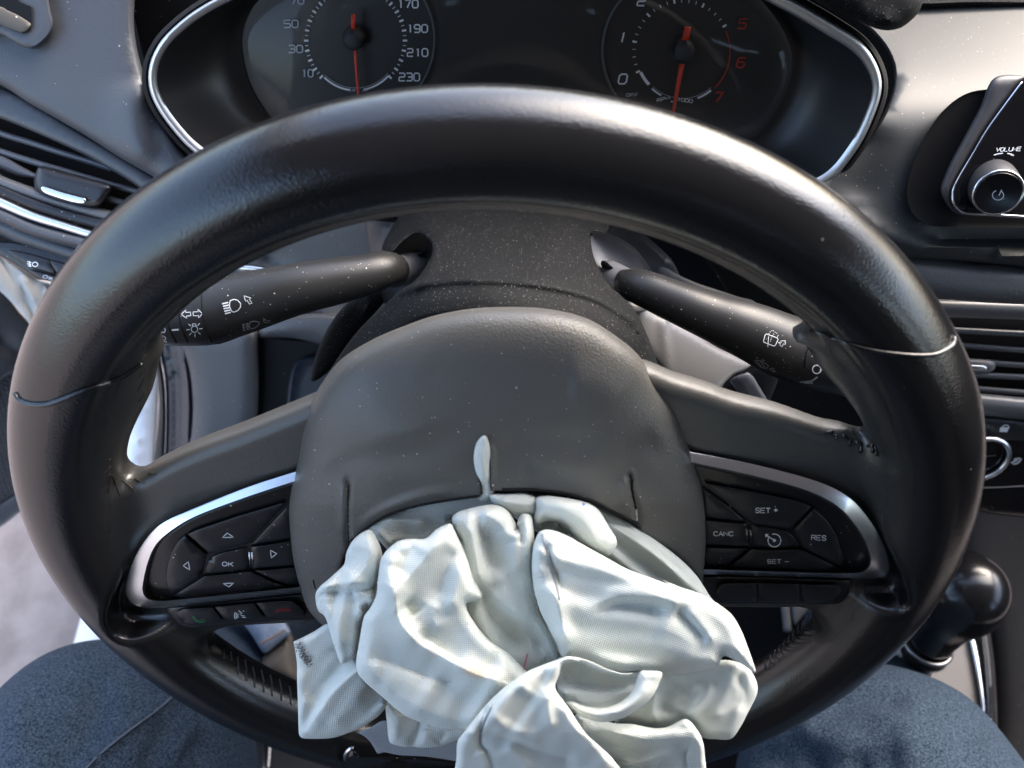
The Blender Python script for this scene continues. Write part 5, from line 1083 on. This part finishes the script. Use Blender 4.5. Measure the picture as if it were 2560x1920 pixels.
# climate panel
cp = thing('climate_panel', onplane([(2480, 1120)], plC)[0], 'glossy black climate panel with a padlock button and silver-ringed dial', 'climate control')
patch('panel', z5([(560,560),(765,555),(900,572),(1244,605),(1800,660),(1800,1560),(700,1560),(500,1300)]), plC, 'gloss', cp, bulge=.001, edge=6, thick=.01, step=30)
V, F = tube3(onplane(z5([(700,552),(870,565),(1000,580),(1244,605),(1700,655)]), (plC[0]+plC[1]*.001, plC[1])), [.0005]*5, 8); mk('edge_line', V, F, 'smooth', cp)
bt = patch('lock_button', z5([(600,600),(780,600),(1000,612),(1240,640),(1600,680),(1600,860),(1240,838),(1000,828),(800,815),(600,800)]), (plC[0]+plC[1]*.0015, plC[1]), 'button', cp, bulge=.001, edge=5, thick=.002, step=12, keep='lockb')
V, F = ribbons([{'w': 8, 'p': z5([(992,728),(1072,732)])}, {'w': 8, 'p': z5([(998,712),(1080,716)])}, {'w': 2.6, 'p': z5([(1020,705),(1030,682),(1060,674),(1082,684),(1088,710)])}], 3, 'lockb', plC, lift=.0004); mk('padlock_mark', V, F, 'print', bt, smooth=False)
V, F = ribbons([{'w': 3, 'p': z5([(1042,634),(1132,642)])}], 3, 'lockb', plC, lift=.0004); mk('indicator', V, F, 'smooth', bt, smooth=False)
dc = onplane([z5([(812,1028)])[0]], (plC[0]+plC[1]*.008, plC[1]))[0]; nC = plC[1]
dR = 54*np.linalg.norm(dc-CAM)/FPX
V, F = lathe(dc-nC*.010, dc, [(0,dR*.97),(.008,dR*.95),(.009,.001)], 64); dk = mk('dial', V, F, 'gloss', cp, autos=35, keep='cdial')
V, F = toru(dc, nC, dR, .0016); mk('dial_ring', V, F, 'chrome', dk)
V, F = ribbons([z5([(790,1000),(960,990)]), z5([(790,1130),(880,1125)])], 1.5, 'cdial', plC); mk('divider', V, F, 'smooth', dk, smooth=False)
V, F = ribbons([{'w': 4, 'p': z5([(780,905),(835,900),(832,925),(800,948)])}], 3, 'cdial', plC); mk('fan_mark', V, F, 'print', dk, smooth=False)
V, F = ribbons([z5([(1140,1030),(1200,1020),(1215,1030),(1180,1070),(1130,1080)]), z5([(1110,1070),(1160,1040)]), z5([(1150,1050),(1180,1040)])], 3.4, None, (plC[0]+plC[1]*.0015, plC[1])); mk('air_mark', V, F, 'printdim', cp, smooth=False)
V, F = tube3(onplane(z5([(760,1325),(1000,1320),(1300,1305),(1700,1300)]), (plC[0]+plC[1]*.001, plC[1])), [.0004]*4, 8); mk('edge_line', V, F, 'smooth', cp)
patch('cluster_gap', [(1650,500),(1800,520),(1960,600),(2080,720),(2120,860),(2200,900),(2260,1100),(2200,1300),(2100,1150),(1900,1060),(1780,1000),(1850,860),(1800,700)], -.20, 'black', da, bulge=.004, edge=60, thick=.02, step=30)
def rcone(X, Y, Z, a, b, ra, rb):
    P = np.stack([X, Y, Z], -1)-a; d = b-a; L2 = d@d; t = np.clip((P@d)/L2, 0, 1); return np.linalg.norm(P-t[..., None]*d, axis=-1)-(ra+(rb-ra)*t)
# ================================================================ the car round it
def obox(nm, lo, hi, m, par, r=.0):
    lo, hi = np.array(lo, float), np.array(hi, float)
    c = [(x, y, z) for x in (0, 1) for y in (0, 1) for z in (0, 1)]; V = [lo+(hi-lo)*np.array(q) for q in c]
    F = [(0,1,3,2),(4,6,7,5),(0,4,5,1),(2,3,7,6),(0,2,6,4),(1,5,7,3)]
    return mk(nm, wheelf(V), F, m, par, smooth=False)
def hull(nm, quad, d, m, par):
    """slab: 4 world points and a thickness vector"""
    Q = np.array(quad, float); V = np.vstack([Q, Q+np.array(d, float)])
    F = [(0,1,2,3),(7,6,5,4)]+[(i, i+4, (i+1)%4+4, (i+1)%4) for i in range(4)]
    return mk(nm, wheelf(V), F, m, par, smooth=False)
gv = [(-150,-150,0),(150,-150,0),(150,150,0),(-150,150,0)]
g0 = mk('ground', wheelf(gv), [(0,1,2,3)], 'ground', None, smooth=False); g0['kind'] = 'structure'; g0['label'] = 'pinkish grey asphalt beside the open car door'
car = thing('car', wheelf([.38, 0, .30]), 'white car body shell with headliner and pillars around the driver', 'car')
obox('roof', (-.36,-1.5,1.44), (1.12,.04,1.47), 'liner', car)
hull('windscreen_header', [(-.34,.04,1.44),(1.10,.04,1.44),(1.10,.11,1.41),(-.34,.11,1.41)], (0,.01,.03), 'liner', car)
hull('pillar', [(-.40,.10,1.41),(-.34,.12,1.41),(-.40,.98,.98),(-.47,.96,.98)], (0,.03,.05), 'liner', car)
hull('pillar', [(1.10,.12,1.41),(1.17,.10,1.41),(1.24,.96,.98),(1.17,.98,.98)], (0,.03,.05), 'liner', car)
hull('roof_rail', [(-.42,-1.5,1.38),(-.35,-1.5,1.45),(-.35,.25,1.45),(-.42,.28,1.38)], (-.01,0,.03), 'liner', car)
hull('roof_rail', [(1.11,-1.5,1.45),(1.18,-1.5,1.38),(1.18,.28,1.38),(1.11,.25,1.45)], (.01,0,.03), 'liner', car)
obox('door_pillar', (-.45,-.80,.35), (-.38,-.68,1.40), 'liner', car); obox('door_pillar', (1.14,-.62,.35), (1.20,-.50,1.40), 'liner', car)
obox('passenger_door', (1.12,-1.4,.30), (1.22,.95,.96), 'black', car)
obox('floor_pan', (-.36,-1.4,.14), (1.15,1.0,.17), 'black', car)
obox('bulkhead', (-.36,.78,.17), (1.15,.90,.96), 'black', car)
obox('cowl', (-.40,.42,.90), (1.17,1.05,.96), 'black', car)
obox('passenger_seat', (.50,-.95,.40), (1.0,-.78,1.12), 'seat', car); obox('headrest', (-.12,-.96,1.10), (.12,-.86,1.32), 'seat', car); obox('headrest', (.63,-.92,1.15), (.87,-.80,1.34), 'seat', car)  # unseen seats and rear panels, added to darken the rim's reflections
hull('rear_quarter', [(-.45,-1.5,.35),(-.45,-1.5,1.40),(-.45,-1.05,1.40),(-.45,-.9,.95)], (.05,0,0), 'seat', car); hull('rear_quarter', [(1.19,-1.5,.35),(1.19,-1.5,1.40),(1.19,-1.05,1.40),(1.19,-.9,.95)], (-.05,0,0), 'seat', car)
obox('tailgate', (-.40,-1.62,.30), (1.18,-1.52,1.42), 'seat', car)
obox('rear_bench', (-.34,-1.5,.30), (1.12,-1.25,1.20), 'seat', car)
# white sill seen past the wheel
zsill = .36
sp_ = wplane(zsill)
sl = patch('door_sill', [(420,780),(397,967),(385,1170),(372,1330),(352,1500),(330,1640),(300,1800),(120,1960),(130,1800),(163,1685),(203,1538),(262,1330),(299,1182),(321,1048),(333,900),(340,780)], sp_, 'paint', car, bulge=.012, edge=30, thick=.20, step=18,
     strokes=[([(360,860),(352,1020),(335,1180),(300,1350),(262,1520),(225,1680)], .006, 6, 9, 0)])
plE = plane_at((450, 1000), -.225, (-.35, .1, .95))
patch('door_seal', zE([(900,640),(925,740),(950,850),(975,1000),(978,1150),(965,1300),(940,1500),(930,1580),(1010,1580),(1012,1400),(1018,1200),(1012,1000),(990,860),(965,740),(950,640)]), plE, 'rubber', car, bulge=.006, edge=14, thick=.01, step=12)
patch('seal_trim', zE([(940,620),(970,740),(1000,860),(1018,1000),(1022,1200),(1016,1400),(1005,1580),(1180,1580),(1182,1300),(1186,1100),(1170,900),(1130,740),(1100,620)]), (plE[0]-plE[1]*.004, plE[1]), 'rubbers', car, bulge=.008, edge=20, thick=.01, step=12,
     strokes=[(zE([(1040,700),(1075,900),(1085,1100),(1080,1400)]), -.006, 9, 9, 0), (zE([(1110,700),(1145,900),(1155,1100),(1150,1400)]), .003, 7, 7, 0)])
pj = (atd((90, 760), .62), (lambda v: v/np.linalg.norm(v))(RW.T@np.array([.45,-.75,.5])))
jb = car
patch('jamb', [(-120,560),(0,640),(60,675),(100,700),(145,705),(175,712),(240,740),(200,830),(150,860),(90,828),(60,790),(0,728),(-120,640)], pj, 'cream', jb, bulge=.006, edge=16, thick=.03, step=14,
     strokes=[(z8([(0,960),(90,1080),(180,1230),(250,1400)]), -.006, 6, 10, 0), (z8([(120,1080),(200,1170),(280,1280)]), .006, 8, 6), (z8([(250,1110),(330,1200),(400,1260)]), .004, 8, 8)])
pd_ = (atd((60, 1000), .74), (lambda v: v/np.linalg.norm(v))(RW.T@np.array([.50,-.70,.5])))
dr = patch('door', zE([(-300,250),(0,400),(110,530),(215,660),(185,760),(150,880),(60,920),(0,960),(-300,1080)]), pd_, mat('door_trim_plastic', (.035,.037,.042), .5, bump=.2), car, bulge=.006, edge=20, thick=.04, step=18, strokes=[(zE([(0,740),(80,800),(160,860)]), -.008, 24, 10, 0)])
MT['perf'] = mat('perforated_mesh', (.028,.028,.032), .6)
m_ = MT['perf']; n_ = m_.node_tree; v_ = n_.nodes.new('ShaderNodeTexVoronoi'); v_.inputs['Scale'].default_value = 320; v_.inputs['Randomness'].default_value = .05; t_ = n_.nodes.new('ShaderNodeTexCoord'); b_ = n_.nodes.new('ShaderNodeBump'); b_.inputs['Strength'].default_value = 1; b_.inputs['Distance'].default_value = .002
n_.links.new(t_.outputs['Object'], v_.inputs['Vector']); n_.links.new(v_.outputs['Distance'], b_.inputs['Height']); n_.links.new(b_.outputs[0], n_.nodes['Principled BSDF'].inputs['Normal'])
patch('speaker_mesh', z7([(-400,430),(0,330),(90,270),(190,200),(230,400),(180,900),(200,1230),(100,1290),(0,1350),(-400,1560)]), (pd_[0]-pd_[1]*.02, pd_[1]), 'perf', dr, bulge=.002, edge=10, thick=.03, step=24)
patch('trim_lip', z7([(-400,470),(0,330),(90,270),(190,195),(192,215),(90,295),(0,345),(-400,500)]), (pd_[0]-pd_[1]*.012, pd_[1]), 'smooth', dr, bulge=.003, edge=4, thick=.01, step=10)
patch('door_edge', z7([(-400,1530),(0,1345),(80,1300),(180,1240),(240,1300),(200,1400),(150,1440),(0,1552),(-400,1760)]), (pd_[0]-pd_[1]*.025, pd_[1]), 'padplain', dr, bulge=.006, edge=14, thick=.03, step=16)
# ---------------------------------------------------------------- console and gear lever
zc = .50; pc = wplane(zc)
co = thing('centre_console', onplane([(2400,1750)], pc)[0], 'centre console with beige panel and bright metal strip beside the gear lever', 'centre console')
patch('console_panel', zO([(960,900),(1000,780),(1200,700),(1400,640),(1520,640),(1570,850),(1600,1050),(1620,1250),(1640,1420),(1640,1700),(900,1700),(880,1200)]), pc, 'brass', co, bulge=.004, edge=20, thick=.10, step=16)
band('metal_strip', zO([(1500,520),(1525,620),(1548,720),(1578,850),(1600,980),(1618,1100),(1632,1220),(1640,1400),(1645,1600)]), [6,8,9,10,9,8.5,8,7,7], (pc[0]+pc[1]*.006, pc[1]), 'bright', co, h=.004)
band('side_roll', zO([(1600,500),(1630,640),(1660,850),(1680,1100),(1690,1350),(1690,1650)]), [14]*6, (pc[0]+pc[1]*.004, pc[1]), 'button', co, h=.012)
patch('side_body', zO([(1640,400),(1690,850),(1710,1300),(1710,1800),(2300,1800),(2300,-300),(1500,-300),(1500,300)]), (pc[0]-pc[1]*.05, pc[1]), 'black', co, bulge=.02, edge=80, thick=.10, step=40)
patch('front_body', [(2120,1200),(2200,1250),(2450,1300),(2450,1500),(2400,1600),(2260,1640),(2190,1640),(2130,1500),(2100,1350)], (pc[0]-pc[1]*.06, pc[1]), 'black', co, bulge=.02, edge=60, thick=.10, step=40)
band('trim_line', zO([(870,850),(880,930),(905,1040)]), [3,3,3], pc, 'smooth', co, h=.003)
gl_ = thing('gear_lever', onplane([(2300,1650)], pc)[0], 'glossy black round gear lever knob with leather collar', 'gear lever')
k0 = atd((2415,1476), .580); k3 = atd((2318,1612), .625); k4 = atd((2290,1680), .67); k5 = atd((2285,1760), .70)
axk = k3-k0; Lk = np.linalg.norm(axk); R0 = 84*np.linalg.norm(k0-CAM)/FPX
def knob_f(X, Y, Z, g):
    f = rcone(X, Y, Z, k0, k0+axk*.12, R0, R0*.96); return smin(f, rcone(X, Y, Z, k0+axk*.2, k3-axk*.15, R0*.80, R0*.58), .012)
V, F = field_mesh(knob_f, np.minimum(k0, k3)-R0*1.3, np.maximum(k0, k3)+R0*1.3, .0024); mk('knob', V, F, mat('gear_knob_gloss', (.006,.006,.007), .22, bump=.03, bscale=300), gl_)
V, F = toru(k3, axk/Lk, R0*.60, .0020); mk('collar_ring', V, F, 'darkmetal', gl_)
V, F = tube3([k3, k3+(k4-k3)*.25], [R0*.62, R0*.60], 32); mk('collar', V, F, 'black', gl_)
V, F = toru(k3+(k4-k3)*.25, axk/Lk, R0*.52, .0030); mk('collar_ring', V, F, 'bright', gl_)
V, F = tube3([k3+(k4-k3)*.25, k4, k5, k5+(k5-k4)], [R0*.45, R0*.40, R0*.48, R0*.6], 32); mk('boot', V, F, mat('boot_leatherette', (.16,.145,.125), .45), gl_)
# ---------------------------------------------------------------- seat
se = thing('driver_seat', wheelf([0, -.35, .30]), 'dark cloth driver seat under the jeans of the driver', 'seat')
obox('cushion', (-.26,-.84,.30), (.26,-.16,.46), 'seat', se); obox('backrest', (-.25,-.98,.40), (.25,-.84,1.08), 'seat', se)
for a, b, r in ((zP([(1444,1050)])[0], zP([(1405,1300)])[0], .002), (zP([(1655,1100)])[0], zP([(1640,1300)])[0], .004)):
    V, F = tube3(onplane([a, b], wplane(.44)), [r, r], 12); mk('rail', V, F, 'darkmetal', se)
patch('seat_front', zP([(1380,1020),(1500,1000),(1680,1080),(1800,1100),(2100,1200),(2300,1500),(1300,1500)]), wplane(.40), 'seat', se, bulge=.01, edge=30, thick=.05, step=30)
# ---------------------------------------------------------------- pedals
pe = thing('pedal', atd((2010,1545), .82), 'grey metal pedal seen below the right wheel spoke', 'pedal')
patch('pedal_pad', zN([(915,1385),(1045,1390),(1000,1460),(960,1510),(925,1545),(905,1480)]), (atd((2005,1540), .80), (lambda v: v/np.linalg.norm(v))(RW.T@np.array([0,-.5,.8]))), 'smooth', pe, bulge=.004, edge=12, thick=.02, step=8)
V, F = tube3([atd(p, .80) for p in zN([(850,1385),(862,1480),(872,1590)])], [.004]*3, 12); mk('pedal_arm', V, F, 'smooth', pe)
# ---------------------------------------------------------------- driver's legs
KR, KL = atd((2205,2045), .515), atd((255,1985), .51)
rKR, rKL = 355*.515/FPX*1.03, 352*.51/FPX*1.03
HR, HL = wheelf([.11,-.60,.56]), wheelf([-.11,-.60,.56]); AR, AL = atd((2120,1480), 1.0), wheelf([-.275,.10,.24])
rs = np.random.RandomState(5); KK_ = rs.normal(0, 1, (6,3))*45; PP_ = rs.rand(6)*6
def legs(X, Y, Z, g):
    f = smin(rcone(X,Y,Z,KR,HR,rKR,.095), rcone(X,Y,Z,KR,AR,rKR*.66,.045), .03)
    f2 = smin(rcone(X,Y,Z,KL,HL,rKL,.095), rcone(X,Y,Z,KL,AL,rKL*.80,.060), .03)
    f = smin(f, f2, .03); f = smin(f, rcone(X,Y,Z,HR,HL,.11,.11), .05)
    n = sum(np.sin(X*k[0]+Y*k[1]+Z*k[2]+p) for k, p in zip(KK_, PP_))*.0007
    return f+n
CREASE = [(zP([(60,960),(330,850),(560,800),(740,800)]), -.0045, 16, 30), (zP([(20,1010),(330,890),(620,850)]), .0030, 30, 26), (zP([(100,1120),(420,1000),(760,900)]), -.0030, 20, 34), (zP([(900,1290),(990,1120),(1090,960)]), -.0050, 18, 30),
  (zP([(960,1290),(1050,1150),(1150,1020)]), .0030, 24, 20), (zP([(250,1278),(480,1120),(640,980)]), -.0030, 22, 40), (zP([(1150,1278),(1220,1150),(1300,1080)]), -.004, 16, 26), (zP([(1060,840),(980,910),(860,1000),(740,1090),(620,1190),(520,1290)]), .0022, 12, 12, 0), (zP([(1090,860),(1010,930),(890,1020),(770,1110),(650,1210),(550,1300)]), -.0016, 8, 8, 0),
  (zO([(380,1200),(620,1125),(800,1105),(980,1125),(1150,1190)]), -.0040, 12, 22), (zO([(300,1330),(600,1290),(900,1330)]), -.0025, 26, 30), (zO([(250,1480),(560,1620),(860,1640)]), -.0050, 20, 40), (zO([(600,1659),(820,1590),(1100,1600)]), -.0045, 16, 30), (zO([(900,1500),(1200,1460),(1500,1560)]), .0030, 40, 40),
  (zO([(150,1400),(300,1560),(420,1700)]), -.005, 20, 30), (zO([(1150,1250),(1400,1400),(1600,1600)]), -.002, 40, 40), (zO([(0,1500),(120,1600),(200,1700)]), -.004, 18, 26)]
pts_ = np.array([KR, KL, HR, HL, AR, AL]); V, F = field_mesh(legs, pts_.min(0)-.14, pts_.max(0)+.14, .0048)
qd = (V-CAM) @ RC; qq = proj(V); vis = (qd[:,2] < -.3) & (qq[:,1] > 1500) & (qq[:,1] < 2300) & (qq[:,0] > -400) & (qq[:,0] < 2900)
e_ = .002; a0 = legs(V[:,0], V[:,1], V[:,2], None); nr = np.stack([legs(V[:,0]+(e_ if i == 0 else 0), V[:,1]+(e_ if i == 1 else 0), V[:,2]+(e_ if i == 2 else 0), None)-a0 for i in range(3)], 1); nr /= np.linalg.norm(nr, axis=1)[:,None]
dsp = np.zeros(len(V)); front = vis & ((nr*(CAM-V)).sum(1) > 0); dsp[front] = sum(stroke(qq[front], (s[0], s[1]*1.9, s[2]*1.5, s[3]*1.5, *s[4:])) for s in CREASE); V = V+nr*dsp[:,None]
pers = mk('person', V, F, 'denim', None, keep='legs'); tag(pers, 'seated person in dark blue jeans with knees either side of the wheel', 'person')
def seamp(px, r, m='denimseam'):
    P = hit(cr(px, 12), 'legs', .0, .0012); V, F = tube3(P, [r]*len(P), 8, step=.004); return mk('jeans_seam', V, F, m, pers)
seamp(zP([(1060,840),(980,910),(860,1000),(740,1090),(620,1190),(520,1290)]), .0007)
patch('cuff', z6([(300,120),(430,240),(500,330),(560,425),(600,490),(640,530),(760,440),(890,330),(870,260),(835,200),(800,100)]), (atd((650,1590), .66), -RW.T@np.array([0,.5,-.87])), 'cuff', pers, bulge=.010, edge=30, thick=.03, step=8)
patch('cuff_stitching', z6([(585,428),(640,395),(740,340),(830,285),(845,300),(750,360),(650,415),(600,442)]), (atd((650,1590), .644), -RW.T@np.array([0,.5,-.87])), 'cuffs', pers, bulge=.001, edge=4, thick=.001, step=8, kind='stuff')
patch('shoe', z6([(560,700),(640,540),(760,440),(880,320),(930,420),(960,600),(980,800),(800,820)]), (atd((650,1640), .675), -RW.T@np.array([0,.5,-.87])), 'shoe', pers, bulge=.02, edge=40, thick=.04, step=10)

# unseen upper body of the driver (dark jumper), added as an occluder darkening reflections, arms up holding the phone the picture was taken with
def torso(X, Y, Z, g):
    W = lambda p: wheelf(p)
    f = rcone(X,Y,Z, W([0,-.62,.60]), W([0,-.70,1.02]), .150, .150)
    for s in (-1, 1):
        f = smin(f, rcone(X,Y,Z, W([s*.10,-.70,1.06]), W([s*.19,-.69,1.07]), .08, .070), .05)
        f = smin(f, rcone(X,Y,Z, W([s*.20,-.68,1.06]), W([s*.28,-.48,.88]), .060, .048), .03)
        f = smin(f, rcone(X,Y,Z, W([s*.28,-.48,.88]), W([s*.11,-.26,1.12]), .046, .033), .02)
    return f
a_, b_ = wheelf([-.36,-.86,.42]), wheelf([.36,-.22,1.20]); lo_ = np.minimum(a_, b_)-.12; hi_ = np.maximum(a_, b_)+.12
V, F = field_mesh(torso, lo_, hi_, .016, newton=1); mk('jumper', V, F, mat('dark_jumper', (.02,.02,.025), .9), pers)
